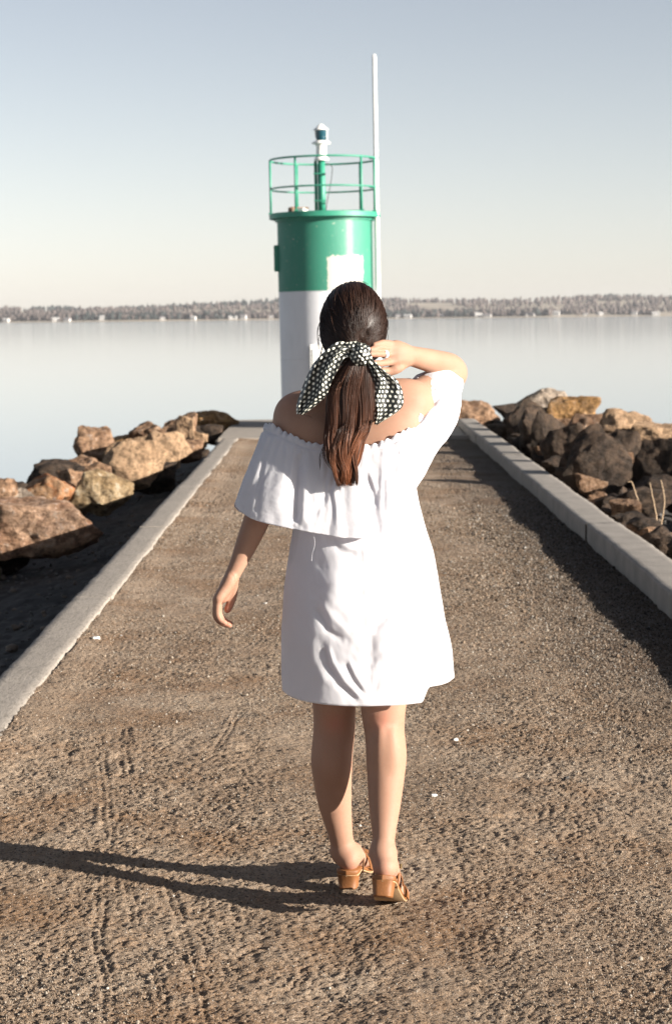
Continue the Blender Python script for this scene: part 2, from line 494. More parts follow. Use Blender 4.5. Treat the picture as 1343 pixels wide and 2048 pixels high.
M_conc2 = simple('kerb_concrete_darker', (.22, .195, .17), .92, .3, 6, .5, 90)  # darker tone of the same concrete, for the right kerb
def kerb(root_name, x0, x1, ztop, zin, zout, y0, y1, seg, seed, label):
    root = tag(empty(root_name, ((x0 + x1) / 2, y0, 0)), label, kind='structure')
    o = np.array(root.location)
    y = y0; i = 0; r = np.random.default_rng(seed)
    while y < y1 - .1:
        L = min(seg * r.uniform(.9, 1.1), y1 - y)
        nl = max(4, int(L / .06)); yy = np.linspace(y + .006, y + L - .006, nl)
        prof = [(x0, zout), (x0, ztop - .02), (x0 + .003, ztop - .006), (x0 + .012, ztop), (x0 + .05, ztop + .001), ((x0 + x1) / 2, ztop + .001), (x1 - .05, ztop + .001), (x1 - .012, ztop), (x1 - .003, ztop - .006), (x1, ztop - .02), (x1, ztop - .07), (x1, zin)]
        pr = np.array(prof); V = np.zeros((nl, len(pr), 3))
        dz = r.uniform(-.006, .006); dx = r.uniform(-.008, .008)
        V[..., 0] = pr[:, 0]; V[..., 1] = yy[:, None]; V[..., 2] = pr[:, 1]
        W = V.reshape(-1, 3)
        lo = noise(np.stack([W[:, 0] * 0 + seed, W[:, 1] * 1.1, W[:, 2] * 0], -1), 1, 2, 3)
        side = np.sign(W[:, 0] - (x0 + x1) / 2)
        edge = noise(np.stack([side * 3, W[:, 1], W[:, 2] * 0 + seed], -1), 2.2, 6, 3)
        W[:, 0] += dx + .012 * edge + .006 * noise(W, 14, 5, 2); W[:, 2] += dz + .006 * lo + .004 * noise(W, 12, 8, 2) * (W[:, 2] > -.02)
        F = grid_faces(nl, len(pr)); me = pymesh('concrete_slab', W - o, F)
        b = bmesh.new(); b.from_mesh(me); bmesh.ops.holes_fill(b, edges=[e for e in b.edges if e.is_boundary], sides=0); bmesh.ops.recalc_face_normals(b, faces=b.faces); b.to_mesh(me); b.free()
        ob = link('concrete_slab', me, M_conc if x0 < 0 else M_conc2, root); me.set_sharp_from_angle(angle=math.radians(50))
        y += L; i += 1
    return root


kerb('left_kerb', -1.475, -1.262, .014, -.12, -.55, -12, 24.05, 3.2, 3, 'flush pale concrete kerb along the left side of the gravel path')
kerb('right_kerb', 1.76, 2.01, .098, -.12, -.3, -12, 26.6, 3.6, 8, 'raised concrete kerb along the right side of the gravel path')
bm = bmesh.new(); add_box(bm, (.1, 26.3, -.29), (3.3, 4.35, .6), bevel=.03)
bmesh.ops.subdivide_edges(bm, edges=bm.edges, cuts=6, use_grid_fill=True)
for vv in bm.verts:
    nn = noise(np.array([vv.co[:]]), 1.7, 3, 2)[0]; vv.co.x += .03 * nn; vv.co.z += .01 * nn
tag(bm_obj('pier_end_slab', bm, M_conc), 'concrete slab at the end of the pier under the lighthouse', kind='structure')

# ------------------------------------------------------------------ embankment (earth and rubble core under the rocks)
def bank(X, Y):
    left = np.interp(-X, [0, 1.2, 1.5, 2.6, 3.4, 5.2, 7], [-.2, -.2, -.42, -.62, -.75, -1.5, -2.6])
    right = np.interp(X, [0, 1.7, 2.0, 2.6, 3.4, 5.2, 7], [-.2, -.2, -.3, -.28, -.45, -1.4, -2.6])
    z = np.where(X < 0, left, right)
    return z - 3.0 * smooth(28.0, 33.5, Y)
xs2 = np.concatenate([np.linspace(-8, -3.6, 40), np.linspace(-3.55, -1.2, 90), np.linspace(-1.1, 1.6, 6), np.linspace(1.7, 3.6, 70), np.linspace(3.7, 8, 36)])
ys2 = np.concatenate([np.linspace(-14, 6, 30), np.linspace(6.06, 24, 330), np.linspace(24.1, 36, 60)])
XX, YY = np.meshgrid(xs2, ys2); W = np.stack([XX.ravel(), YY.ravel()], -1)
zb = bank(W[:, 0], W[:, 1]); am = (np.abs(W[:, 0] - .2) > 1.55)
zb = zb + am * (.05 * noise(W, 1.6, 2, 3) + .025 * noise(W, 9, 4, 3) + .01 * noise(W, 30, 5, 1))
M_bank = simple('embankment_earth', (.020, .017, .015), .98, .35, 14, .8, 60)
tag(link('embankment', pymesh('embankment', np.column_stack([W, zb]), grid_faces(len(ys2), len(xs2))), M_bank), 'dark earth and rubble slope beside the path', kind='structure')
n = 2600
xx = np.concatenate([-rng.uniform(1.55, 3.3, n // 2), rng.uniform(2.02, 3.2, n // 2)]); yy = rng.uniform(8, 26, n)
sz = rng.uniform(.008, .03, n) * (1 + 1.2 * (rng.random(n) > .93)); sz = np.where(xx < 0, sz * .7, sz)
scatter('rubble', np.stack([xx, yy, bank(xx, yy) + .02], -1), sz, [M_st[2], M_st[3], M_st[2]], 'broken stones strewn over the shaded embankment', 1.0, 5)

# ------------------------------------------------------------------ rocks
def rock_mat(name, cols, vein=(.55, .5, .44), veinamt=.35, seed=0):
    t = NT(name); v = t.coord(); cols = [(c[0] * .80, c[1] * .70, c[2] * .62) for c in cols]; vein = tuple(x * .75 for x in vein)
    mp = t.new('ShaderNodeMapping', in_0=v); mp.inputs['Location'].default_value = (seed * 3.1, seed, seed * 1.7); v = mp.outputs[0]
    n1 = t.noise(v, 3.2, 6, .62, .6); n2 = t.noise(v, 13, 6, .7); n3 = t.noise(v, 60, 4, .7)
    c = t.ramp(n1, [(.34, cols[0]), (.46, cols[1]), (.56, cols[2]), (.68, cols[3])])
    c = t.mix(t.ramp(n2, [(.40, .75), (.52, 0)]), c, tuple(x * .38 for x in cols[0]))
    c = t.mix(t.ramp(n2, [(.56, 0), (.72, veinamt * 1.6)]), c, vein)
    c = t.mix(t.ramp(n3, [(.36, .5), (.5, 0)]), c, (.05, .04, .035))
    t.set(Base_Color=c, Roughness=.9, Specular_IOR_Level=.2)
    h = t.math('ADD', t.math('MULTIPLY', n2, 1.3), t.math('MULTIPLY', n3, .35))
    h = t.math('ADD', h, t.math('MULTIPLY', t.noise(t.coord(scale=(1, .6, 2.2)), 7, 5, .65, 1.2), 1.1))
    t.bump(h, 1.0, .03)
    return t.m


RM = {'brown': rock_mat('rock_brown', [(.16, .10, .065), (.27, .18, .12), (.36, .25, .17), (.22, .15, .10)], seed=1),
      'pink': rock_mat('rock_pinkish', [(.22, .13, .085), (.36, .24, .165), (.42, .31, .23), (.26, .19, .15)], (.5, .45, .4), .5, 2),
      'orange': rock_mat('rock_orange', [(.34, .13, .045), (.42, .19, .08), (.36, .25, .16), (.30, .20, .12)], seed=3),
      'tan': rock_mat('rock_tan', [(.34, .25, .165), (.42, .31, .21), (.45, .34, .23), (.32, .24, .17)], (.5, .42, .32), .2, 4),
      'green': rock_mat('rock_olive', [(.20, .15, .085), (.32, .25, .15), (.40, .34, .23), (.27, .21, .13)], (.55, .52, .42), .6, 5),
      'grey': rock_mat('rock_grey', [(.20, .18, .16), (.33, .30, .26), (.42, .38, .33), (.26, .23, .2)], seed=6),
      'ochre': rock_mat('rock_ochre', [(.30, .18, .075), (.42, .27, .12), (.38, .26, .14), (.2, .13, .08)], seed=7),
      'dark': rock_mat('rock_dark_shaded', [(.028, .022, .018), (.045, .036, .029), (.09, .068, .052), (.05, .038, .03)], (.16, .12, .09), .2, 8)}  # near-black stone: shade of rock faces and hollows put into the colour


def sphere_v(sub):
    b = bmesh.new(); bmesh.ops.create_icosphere(b, subdivisions=sub, radius=1)
    V = np.array([v.co[:] for v in b.verts]); F = np.array([[v.index for v in f.verts] for f in b.faces]); b.free(); return V, F


_SPH = {s: sphere_v(s) for s in (4, 5, 6)}


def rock_mesh(seed, sub, dims, nplanes=13, rough=1.0, jit=.33):
    r = np.random.default_rng(seed)
    D, F = _SPH[sub]
    nrm = np.vstack([np.vstack([np.eye(3), -np.eye(3)]) + r.normal(size=(6, 3)) * jit, r.normal(size=(nplanes - 6, 3))]); nrm /= np.linalg.norm(nrm, axis=1)[:, None]
    dist = np.concatenate([r.uniform(.5, .85, 6), r.uniform(.55, .95, nplanes - 6)])
    c = D @ nrm.T
    rad = np.where(c > .05, dist[None] / np.maximum(c, .05), 9)
    k = 60.0
    rr = -np.log(np.exp(-k * np.minimum(rad, 3)).sum(1) + np.exp(-k * 1.25)) / k
    V = D * rr[:, None]
    s = np.array(dims)
    V = (V - (V.max(0) + V.min(0)) / 2) / (V.max(0) - V.min(0)) * s
    n = V / np.linalg.norm(V, axis=1)[:, None]
    sc = float(np.cbrt(s.prod()))
    o = r.uniform(0, 90, 3)
    # stepped breaks + roughness
    a = noise(V / sc + o, 1.9, seed, 3); st = np.round(a * 5) / 5 * .6 + a * .4
    V = V + n * (sc * rough * (.13 * st + .05 * noise(V / sc + o, 6, seed + 1, 3) + .012 * noise(V / sc + o, 22, seed + 2, 2)))[:, None]
    V = (V - (V.max(0) + V.min(0)) / 2) / (V.max(0) - V.min(0)) * s
    return pymesh('rock', V, F)


def rock(box, Y, mat, seed, label, dep=.9, rz=None, sub=5, group='boulders of the rock armour', npl=13):
    x0, y0, x1, y1 = box
    c = P((x0 + x1) / 2, (y0 + y1) / 2, Y); w = (x1 - x0) * Y / F_PX * 1.22; h = (y1 - y0) * Y / F_PX * 1.16
    me = rock_mesh(seed, sub, (w, max(w, h) * dep, h), npl)
    o = link('rock', me, RM[mat])
    me.set_sharp_from_angle(angle=math.radians(38))
    o.location = c
    tag(o, label, 'rock', group)
    return o


LR = 'rocks of the breakwater left of the path'
RR = 'rocks of the breakwater right of the path'
for i, a in enumerate([
    ((-75, 998, 186, 1112), 16.0, 'pink', 11, 'largest pinkish brown boulder at the left picture edge', .55),
    ((152, 942, 258, 1028), 18.4, 'green', 112, 'olive brown speckled boulder right behind the largest pinkish one', .8),
    ((60, 952, 142, 1010), 18.2, 'orange', 13, 'orange pointed rock on top of the largest pinkish boulder', .8),
    ((204, 886, 318, 976), 21.0, 'tan', 14, 'smooth tan block with a flat sunny face in the left row', .7),
    ((222, 868, 368, 935), 22.5, 'tan', 15, 'long grey tan slab lying behind the smooth tan block', .8),
    ((300, 866, 360, 938), 22.2, 'tan', 25, 'pale tan slanting slab at the right end of the long slab', .8),
    ((160, 858, 240, 965), 22.6, 'brown', 116, 'brown peaked rock at the top of the left row behind the tan block', .8),
    ((126, 915, 216, 985), 20.0, 'brown', 17, 'ribbed brown rock between the olive boulder and the peaked rock', .8),
    ((-22, 960, 30, 1020), 17.5, 'brown', 18, 'small round brown rock at the far left edge above the largest boulder', .9),
    ((16, 980, 72, 1018), 17.6, 'grey', 19, 'low pale grey rock beside the orange pointed rock', .9),
    ((262, 846, 328, 884), 24.0, 'brown', 20, 'small rounded brown rock above the long slab', .9),
    ((326, 830, 388, 905), 25.0, 'brown', 21, 'dark brown wedge shaped rock with one sunny triangular face', .8),
    ((352, 836, 392, 902), 24.4, 'tan', 31, 'upright triangular tan rock in front of the dark wedge', .8),
    ((383, 823, 468, 866), 27.0, 'ochre', 22, 'ochre boulder farthest along the left row beside the pier end', .8),
    ((366, 864, 412, 903), 24.4, 'tan', 23, 'small triangular tan rock below the ochre boulder', .8),
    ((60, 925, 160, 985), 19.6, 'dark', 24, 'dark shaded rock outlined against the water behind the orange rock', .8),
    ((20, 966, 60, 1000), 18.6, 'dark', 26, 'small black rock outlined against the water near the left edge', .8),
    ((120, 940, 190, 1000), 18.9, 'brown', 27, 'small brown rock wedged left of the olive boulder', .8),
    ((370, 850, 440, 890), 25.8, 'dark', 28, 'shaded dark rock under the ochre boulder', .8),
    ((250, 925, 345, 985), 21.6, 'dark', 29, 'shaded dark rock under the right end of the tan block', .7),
    ((225, 868, 300, 905), 24.0, 'ochre', 32, 'ochre topped rock filling the gap behind the tan block', .8),
    ((330, 880, 400, 925), 23.4, 'brown', 33, 'low brown rock between long slab and triangular rocks', .8),
    ((175, 955, 250, 1010), 19.4, 'dark', 30, 'shaded dark rock behind the olive boulder', .6),
]): rock(a[0], a[1], a[2], a[3], a[4], a[5], group=LR)
for a in [
    ((896, 804, 992, 876), 28.6, 'brown', 41, 'brown boulder beyond the end of the right kerb', .8),
    ((1030, 781, 1126, 850), 26.5, 'grey', 42, 'pale grey rock at the top of the right row', .8),
    ((1095, 796, 1186, 868), 25.0, 'ochre', 43, 'angular ochre rock right of the pale grey top rock', .8),
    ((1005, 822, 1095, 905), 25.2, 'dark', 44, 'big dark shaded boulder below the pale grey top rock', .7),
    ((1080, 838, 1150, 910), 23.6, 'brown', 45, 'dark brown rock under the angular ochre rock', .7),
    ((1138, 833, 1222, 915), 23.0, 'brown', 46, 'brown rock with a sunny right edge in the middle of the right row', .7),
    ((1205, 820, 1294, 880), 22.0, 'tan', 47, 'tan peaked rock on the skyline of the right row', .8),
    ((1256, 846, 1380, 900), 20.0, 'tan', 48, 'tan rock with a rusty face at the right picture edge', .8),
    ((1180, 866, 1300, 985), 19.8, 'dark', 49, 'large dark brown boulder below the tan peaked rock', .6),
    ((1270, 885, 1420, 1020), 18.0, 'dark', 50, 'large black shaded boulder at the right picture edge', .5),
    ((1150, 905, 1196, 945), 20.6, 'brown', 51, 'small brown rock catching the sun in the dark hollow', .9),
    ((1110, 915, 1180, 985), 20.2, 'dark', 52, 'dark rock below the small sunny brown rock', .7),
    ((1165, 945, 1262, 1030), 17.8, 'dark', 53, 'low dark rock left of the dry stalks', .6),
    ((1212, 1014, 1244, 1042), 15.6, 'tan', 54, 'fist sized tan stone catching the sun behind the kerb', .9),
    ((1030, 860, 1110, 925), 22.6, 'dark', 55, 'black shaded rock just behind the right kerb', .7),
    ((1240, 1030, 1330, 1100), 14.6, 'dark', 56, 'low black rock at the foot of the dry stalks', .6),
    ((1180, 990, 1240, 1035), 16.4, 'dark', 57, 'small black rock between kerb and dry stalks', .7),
]: rock(a[0], a[1], a[2], a[3], a[4], a[5], group=RR)
# rocks of the outer slopes and of the pier head
protos = {}
for k in range(6):
    protos[k] = rock_mesh(200 + k, 4, (1, .9, .7), 9); protos[k].name = 'slope_rock'
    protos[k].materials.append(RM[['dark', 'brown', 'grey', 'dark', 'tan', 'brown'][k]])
    protos[k].set_sharp_from_angle(angle=math.radians(38))
r = random.Random(5)


def slope_rock(x, y, z, s, side):
    k = r.choice((0, 3, 0, 3, 1)) if side == 'right' else r.randrange(6)  # right slope mostly takes the near-black stone, standing in for shaded faces
    o = bpy.data.objects.new('rock', protos[k]); COL.objects.link(o)
    o.location = (x, y, z); o.scale = (s, s * r.uniform(.8, 1.1), s * r.uniform(.7, 1)); o.rotation_euler = (r.uniform(-.2, .2), r.uniform(-.2, .2), r.uniform(0, 6.28))
    hue = ['dark', 'brown', 'grey', 'black', 'tan', 'dull brown'][k]; where = 'near' if y < 15 else ('middle' if y < 22 else 'far')
    tag(o, '%s half hidden boulder low on the %s part of the %s slope' % (hue, where, side), 'rock', '%s half hidden boulders on the %s %s slope' % (hue, where, side))


y = 7.6
while y < 29:
    slope_rock(-3.5 - r.uniform(0, .4), y, -.72, r.uniform(.5, .8), 'left')
    slope_rock(-3.0 - r.uniform(0, .3), y + .2, -.62, r.uniform(.35, .6), 'left')
    slope_rock(-4.3 - r.uniform(0, .6), y + .3, -1.15, r.uniform(.6, .9), 'left')
    slope_rock(3.25 + r.uniform(0, .4), y + .2, -.2, r.uniform(.6, .85), 'right')
    slope_rock(4.1 + r.uniform(0, .5), y, -.8, r.uniform(.7, 1.0), 'right')
    if y > 15.5 and r.random() < .75: slope_rock(2.6 + r.uniform(0, .25), y + .4, .0 + r.uniform(-.08, .08), r.uniform(.4, .62), 'right')
    if r.random() < .75: slope_rock(2.3 + r.uniform(-.03, .1), y + .1, r.uniform(-.08, .04), r.uniform(.28, .45), 'right')
    y += r.uniform(.6, .85)
for k in range(16):
    slope_rock(-2.6 + k * .37, 29.5 + r.uniform(-.2, .5), -.75 - .1 * (abs(k - 8) < 5), r.uniform(.5, .75), 'outer')

for k, (yy_, hh) in enumerate([(17.2, .50), (18.6, .54), (19.7, .50), (21.0, .56), (22.3, .5), (23.8, .54)]):
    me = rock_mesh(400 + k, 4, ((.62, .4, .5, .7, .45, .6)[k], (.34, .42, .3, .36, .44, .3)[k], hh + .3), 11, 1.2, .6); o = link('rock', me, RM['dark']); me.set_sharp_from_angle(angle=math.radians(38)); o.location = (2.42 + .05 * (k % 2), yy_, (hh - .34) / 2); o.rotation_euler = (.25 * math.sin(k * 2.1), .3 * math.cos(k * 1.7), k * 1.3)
    tag(o, ['first', 'second', 'third', 'fourth', 'fifth', 'sixth'][k] + ' steep jagged rock leaning right behind the far half of the right kerb', 'rock', RR)

rr_ = random.Random(3); y = 3.6; k = 0
while y < 16.5:
    hh = rr_.uniform(.12, .30) if y < 10.6 else rr_.uniform(-.02, .09); w_ = rr_.uniform(.28, .5)
    me = rock_mesh(500 + k, 4, (w_, w_ * rr_.uniform(.7, 1.2), hh + .3), 10, 1.1, .5); o = link('rock', me, RM['dark' if k % 3 else 'brown']); me.set_sharp_from_angle(angle=math.radians(38))
    o.location = (2.27 + w_ * .1, y, (hh - .3) / 2); o.rotation_euler = (0, rr_.uniform(-.2, .2), rr_.uniform(0, 6))
    tag(o, 'low %s rock in the row directly behind the near right kerb' % ('dark' if k % 3 else 'brown'), 'rock', '%s rocks in the row behind the near right kerb' % ('dark' if k % 3 else 'brown'))
    y += rr_.uniform(.45, 1.15); k += 1

# dry stalks
t = simple('dry_stalk', (.42, .3, .19), .8)
st = tag(empty('dry_stalks', P(1304, 1062, 15.2)), 'three thin dry stalks standing among the dark rocks on the right', 'plant')
o0 = np.array(st.location)
for pts in [[(1300, 1060), (1284, 1040), (1275, 1000), (1266, 975), (1262, 963), (1254, 964)], [(1313, 1042), (1307, 1010), (1298, 965)], [(1318, 1062), (1326, 1020), (1327, 990), (1320, 960)]]:
    q = spline([P(a, b, 15.2) for a, b in pts], 24) - o0
    tube('stalk', q + .004 * noise(q, 30, 3)[:, None], np.linspace(.006, .003, 24), t, st, 6)

# single pebbles and a shell-white chip on the path
M_white = simple('white_stone', (.62, .60, .56), .7, .1)
for i, (px, py, s, lab) in enumerate([(192, 1277, .024, 'white chip of stone beside the left kerb'), (868, 1589, .013, 'small white pebble right of the woman\'s calves'),
                                      (454, 1034, .012, 'tiny pale pebble left of the white sleeve hem'), (530, 1206, .013, 'tiny pale pebble between hand and dress'),
                                      (1132, 1556, .012, 'dark flat pebble in the right foreground'), (911, 1476, .012, 'tiny pale pebble right of the hem of the dress'),
                                      (243, 1265, .010, 'tiny pale pebble right of the white chip'), (100, 1290, .0, '')]):
    if s == 0: continue
    x, y = gxy(px, py); z = float(path_height(np.array([x]), np.array([y]))[0])
    me = rock_mesh(300 + i, 4, (s * 1.7, s * 1.1, s * .9), 9); me.name = 'pebble'
    o = link('pebble', me, M_white if i != 4 else M_st[2]); o.location = (x, y, z + s * .25); tag(o, lab, 'pebble')
# ------------------------------------------------------------------ lighthouse
TD = 26.7
TC = P(651, 440, TD)[0]
def paint(name, col, rough=.45):
    t = NT(name); v = t.coord()
    n1 = t.noise(v, 2.5, 6, .65); n2 = t.noise(t.coord(scale=(1, 1, .18)), 14, 4, .7); n3 = t.noise(v, 26, 4, .6)
    c = t.mix(n1, tuple(x * .86 for x in col), tuple(min(1, x * 1.1) for x in col))
    c = t.mix(t.ramp(n2, [(.5, 0), (.8, .45)]), c, tuple(x * .7 + .05 for x in col))
    c = t.mix(t.ramp(n3, [(.68, 0), (.72, .8)]), c, (.6, .55, .45))
    t.set(Base_Color=c, Roughness=rough); t.bump(n3, .15, .01)
    return t


tg = paint('tower_paint_green', (.028, .185, .122), .6)
# cream repair patch with ragged edges and a run of primer above it, in angle / height coordinates
uv = tg.new('ShaderNodeUVMap'); uv.uv_map = 'UVMap'
sp = tg.new('ShaderNodeSeparateXYZ', in_0=uv.outputs[0]); U, Vv = sp.outputs[0], sp.outputs[1]
nz = tg.noise(uv.outputs[0], 9, 8, .8); wob = tg.math('MULTIPLY', tg.math('SUBTRACT', nz, .5), .24)
def inside(t, x, a, b, w):
    m = t.math('SUBTRACT', t.math('ABSOLUTE', t.math('SUBTRACT', t.math('ADD', x, w), (a + b) / 2)), (b - a) / 2)
    return t.math('LESS_THAN', m, 0.0)
m1 = tg.math('MULTIPLY', inside(tg, U, .03, .60, wob), inside(tg, Vv, 1.90, 2.42, wob))
# the primer run fades out sideways
fall = tg.math('MULTIPLY', inside(tg, Vv, 2.35, 3.1, 0.0), tg.math('SUBTRACT', 1.0, tg.math('MULTIPLY', tg.math('ABSOLUTE', tg.math('SUBTRACT', tg.math('ADD', U, tg.math('MULTIPLY', wob, .4)), .36)), 12.0)))
fall = tg.math('MULTIPLY', tg.math('MAXIMUM', fall, 0.0), .42)
msk = tg.math('MAXIMUM', m1, fall)
basec = tg.b.inputs['Base Color'].links[0].from_socket
tg.set(Base_Color=tg.mix(msk, basec, (.43, .405, .36)))
M_tgreen = tg.m
M_green = paint('railing_paint_green', (.025, .22, .14), .5).m
M_twhite = paint('tower_paint_white', (.62, .62, .64), .5).m
M_wp = simple('white_metal_paint', (.76, .75, .71), .4, .06)
M_lens = NT('lens_glass_green').set(Base_Color=(.004, .05, .07), Roughness=.08, Specular_IOR_Level=.8)
M_rust = simple('weathered_wood', (.22, .13, .09), .9, .3, 20)

LT = tag(empty('lighthouse', (TC + .008, TD, 0)), 'round white harbour light with green top, railed platform and small lantern', 'lighthouse')
LT.rotation_euler = (0, math.radians(-.45), 0)
TR = .675; Z0, ZB, ZP = .012, 1.93, 2.965


def wall(name, z0, z1, r0, r1, mat):
    n, m = 96, 14
    th = np.linspace(-np.pi, np.pi, n + 1); zz = np.linspace(z0, z1, m); rr = np.interp(zz, [z0, z1], [r0, r1])
    T, Z = np.meshgrid(th, zz); R = rr[:, None] + 0 * T
    V = np.stack([R * np.sin(T), -R * np.cos(T), Z], -1).reshape(-1, 3); UV = np.stack([T * TR, Z], -1).reshape(-1, 2)
    return link(name, pymesh(name, V, grid_faces(m, n + 1), UV), mat, LT)


wall('tower_wall', Z0, ZB, TR * .985, TR, M_twhite)['label'] = 'white painted lower wall'
wall('tower_wall', ZB, ZP, TR + .003, TR + .003, M_tgreen)['label'] = 'green painted upper wall with cream patch'
lathe('platform', [(.0, ZP - .0), (.79, ZP), (.79, ZP + .07), (.77, ZP + .075), (0, ZP + .085)], M_green, LT, 96)
lathe('floor_flange', [(TR + .005, ZP - .04), (TR + .03, ZP - .04), (TR + .03, ZP - .002)], M_green, LT, 96)
for k in range(24):
    p_ = 2 * math.pi * k / 24
    bm = bmesh.new(); bmesh.ops.create_cone(bm, cap_ends=True, segments=6, radius1=.012, radius2=.012, depth=.016, matrix=Matrix.Translation((.735 * math.cos(p_), .735 * math.sin(p_), ZP - .008))); bm_obj('bolt', bm, M_green, LT)
for zc_ in (.98, ZB + .002):
    lathe('weld_seam', [(TR * (.985 + .015 * zc_ / ZB), zc_ - .006), (TR * (.985 + .015 * zc_ / ZB) + .005, zc_ - .002), (TR * (.985 + .015 * zc_ / ZB) + .005, zc_ + .002), (TR * (.985 + .015 * zc_ / ZB), zc_ + .006)], M_twhite, LT, 64)
PR, ZR, ZM = .765, 3.79, 3.385
for a in (-92, -31, 43, 68, 137, 186, -149):
    p = math.radians(a); x, y = PR * math.sin(p), -PR * math.cos(p)
    po = tube('railing_post', [(x, y, ZP + .07), (x, y, 3.4), (x, y, ZR)], .016, M_green, LT, 8)
    bm = bmesh.new(); add_box(bm, (x, y, ZP + .085), (.07, .07, .014)); bm_obj('base_plate', bm, M_green, po)
th = np.linspace(0, 2 * np.pi, 72, endpoint=False)
tube('top_rail', np.stack([PR * np.cos(th), PR * np.sin(th), ZR + 0 * th], -1), .014, M_green, LT, 8, True)
tube('middle_rail', np.stack([PR * np.cos(th), PR * np.sin(th), ZM + 0 * th], -1), .012, M_green, LT, 8, True)
lx = P(646, 380, TD)[0] - TC
tube('lantern_post', [(lx, 0, ZP + .08), (lx, 0, 3.3), (lx, 0, 3.80)], .05, M_green, LT, 14)
tube('conduit', [(lx - .085, .05, ZP + .08), (lx - .085, .05, 3.3), (lx - .085, .05, 3.78)], .022, M_green, LT, 10)
for zc in (3.22, 3.6):
    bm = bmesh.new(); add_box(bm, (lx - .03, 0, zc), (.17, .11, .012)); bm_obj('pipe_clamp', bm, M_green, LT)
z = lambda py: CAM_Z + (634.5 - py) * TD / F_PX
lan = lathe('lantern', [(.0, z(327)), (.105, z(327)), (.105, z(324)), (.085, z(321)), (.075, z(318)), (.072, z(300)), (.08, z(297)), (.12, z(294)), (.11, z(290)), (.06, z(288)), (0, z(288))], M_wp, LT, 28, (lx, 0))
lathe('lens', [(0, z(288.5)), (.066, z(288)), (.084, z(280)), (.09, z(268)), (0, z(267.5))], M_lens, lan, 24, (lx, 0))
lathe('cap', [(0, z(268.4)), (.108, z(268)), (.105, z(266.5)), (.075, z(263)), (.035, z(258)), (.02, z(256.5)), (0, z(256))], M_wp, lan, 24, (lx, 0))
bm = bmesh.new(); add_box(bm, (lx + .088, -.01, z(278)), (.02, .06, .15)); add_box(bm, (lx - .1, 0, z(293)), (.06, .04, .02)); add_box(bm, (lx + .1, 0, z(293)), (.07, .04, .03)); bm_obj('bracket', bm, M_wp, lan)
cp = spline([(P(a, b, TD - .02) - np.array((TC, TD, 0))) for a, b in [(654, 327), (664, 330), (667, 340), (663, 370), (657, 400), (653, 426)]], 30)
tube('cable', cp, .006, NT('cable_black').set(Base_Color=(.03, .03, .03), Roughness=.6), LT, 6)
nest = empty('battery_box', (0, 0, 0)); nest.parent = LT
def lb(px, py, dy=0): return P(px, py, TD + dy) - np.array((TC, TD, 0))
bm = bmesh.new(); c = lb(593, 424, -.2); add_box(bm, c, (.17, .2, .14), Euler((0, .05, .3)).to_matrix(), .01); bm_obj('casing', bm, M_rust, nest)
bm = bmesh.new(); c = lb(607, 423, -.25); add_box(bm, c, (.10, .16, .11), Euler((.1, .05, -.4)).to_matrix(), .01); bm_obj('lid', bm, M_wp, nest)
bm = bmesh.new(); add_box(bm, lb(600, 416, -.2), (.26, .2, .02), Euler((0, .02, .1)).to_matrix()); bm_obj('board', bm, M_rust, nest)
bm = bmesh.new(); add_box(bm, (.25, .1, ZP + .095), (.5, .5, .03), bevel=.01); bm_obj('roof_hatch', bm, M_green, LT)
bm = bmesh.new(); add_box(bm, (-TR - .02, -.03, z(517)), (.07, .24, .37), bevel=.01); bm_obj('wall_box', bm, M_green, LT)
# access door with frame on the near side
a = math.radians(-3); 
dr = bmesh.new(); add_box(dr, (-.03, -TR - .02, .62), (.42, .10, 1.14), bevel=.012); do = bm_obj('door', dr, M_wp, LT)
bm = bmesh.new(); add_box(bm, (-.03, -TR - .075, .62), (.34, .012, 1.02), bevel=.004); bm_obj('panel', bm, M_wp, do)
bm = bmesh.new(); add_box(bm, (.10, -TR - .10, .62), (.03, .05, .10), bevel=.005); bm_obj('handle', bm, M_rust, do)
lathe('base_flange', [(TR * .985 + .06, .012), (TR * .985 + .06, .045), (TR * .98, .05)], M_twhite, LT, 64)

mx = P(758, 600, 26.5)
ms = tag(empty('mast', (mx[0], 26.5, .01)), 'tall slender white pole standing beside the lighthouse', 'pole')
ms.rotation_euler = (0, math.radians(-.55), 0)
hz = P(748, 108, 26.5)[2] - .01
zz = np.array([0, hz * .3, hz * .6, hz - .05, hz - .015, hz])
tube('shaft', np.stack([0 * zz, 0 * zz, zz], -1), np.array([.034, .034, .033, .03, .025, .006]), M_wp, ms, 16)
lathe('foot_plate', [(0, .0), (.09, 0), (.09, .015), (.045, .02), (.045, .08), (.034, .085)], M_wp, ms, 20)
for zc in (2.98, 3.385, 3.79):
    bm = bmesh.new(); add_box(bm, (-.03, .02, zc), (.13, .09, .03), bevel=.004); bm_obj('pole_bracket', bm, M_green, ms)

# ------------------------------------------------------------------ far shore
rng = np.random.default_rng(12)
def shore_y(x): return 2500 + 60 * np.sin(x / 330.0) + 40 * np.sin(x / 120.0 + 1)
def land(x, y):
    d = y - shore_y(x)
    ridge = 22 + 4 * np.sin(x / 260. + .6) + 3 * np.sin(x / 95. + 2)
    ridge = ridge * (.75 + .25 * smooth(-520, -100, x)) 
    return WATER_Z - .5 + 2.0 * smooth(0, 15, d) + 3 * smooth(20, 200, d) + ridge * smooth(150, 1000, d) + .6 * noise(np.stack([x, y], -1), .02, 3, 2)
xs3 = np.linspace(-2600, 2600, 200); dd = np.concatenate([np.linspace(0, 60, 8), np.linspace(80, 1500, 24), [2000, 3000]])
XX, DD = np.meshgrid(xs3, dd); YY = shore_y(XX) + DD
ZZ = land(XX.ravel(), YY.ravel())
M_field = simple('far_field', (.28, .23, .17), .95, .3, .01)
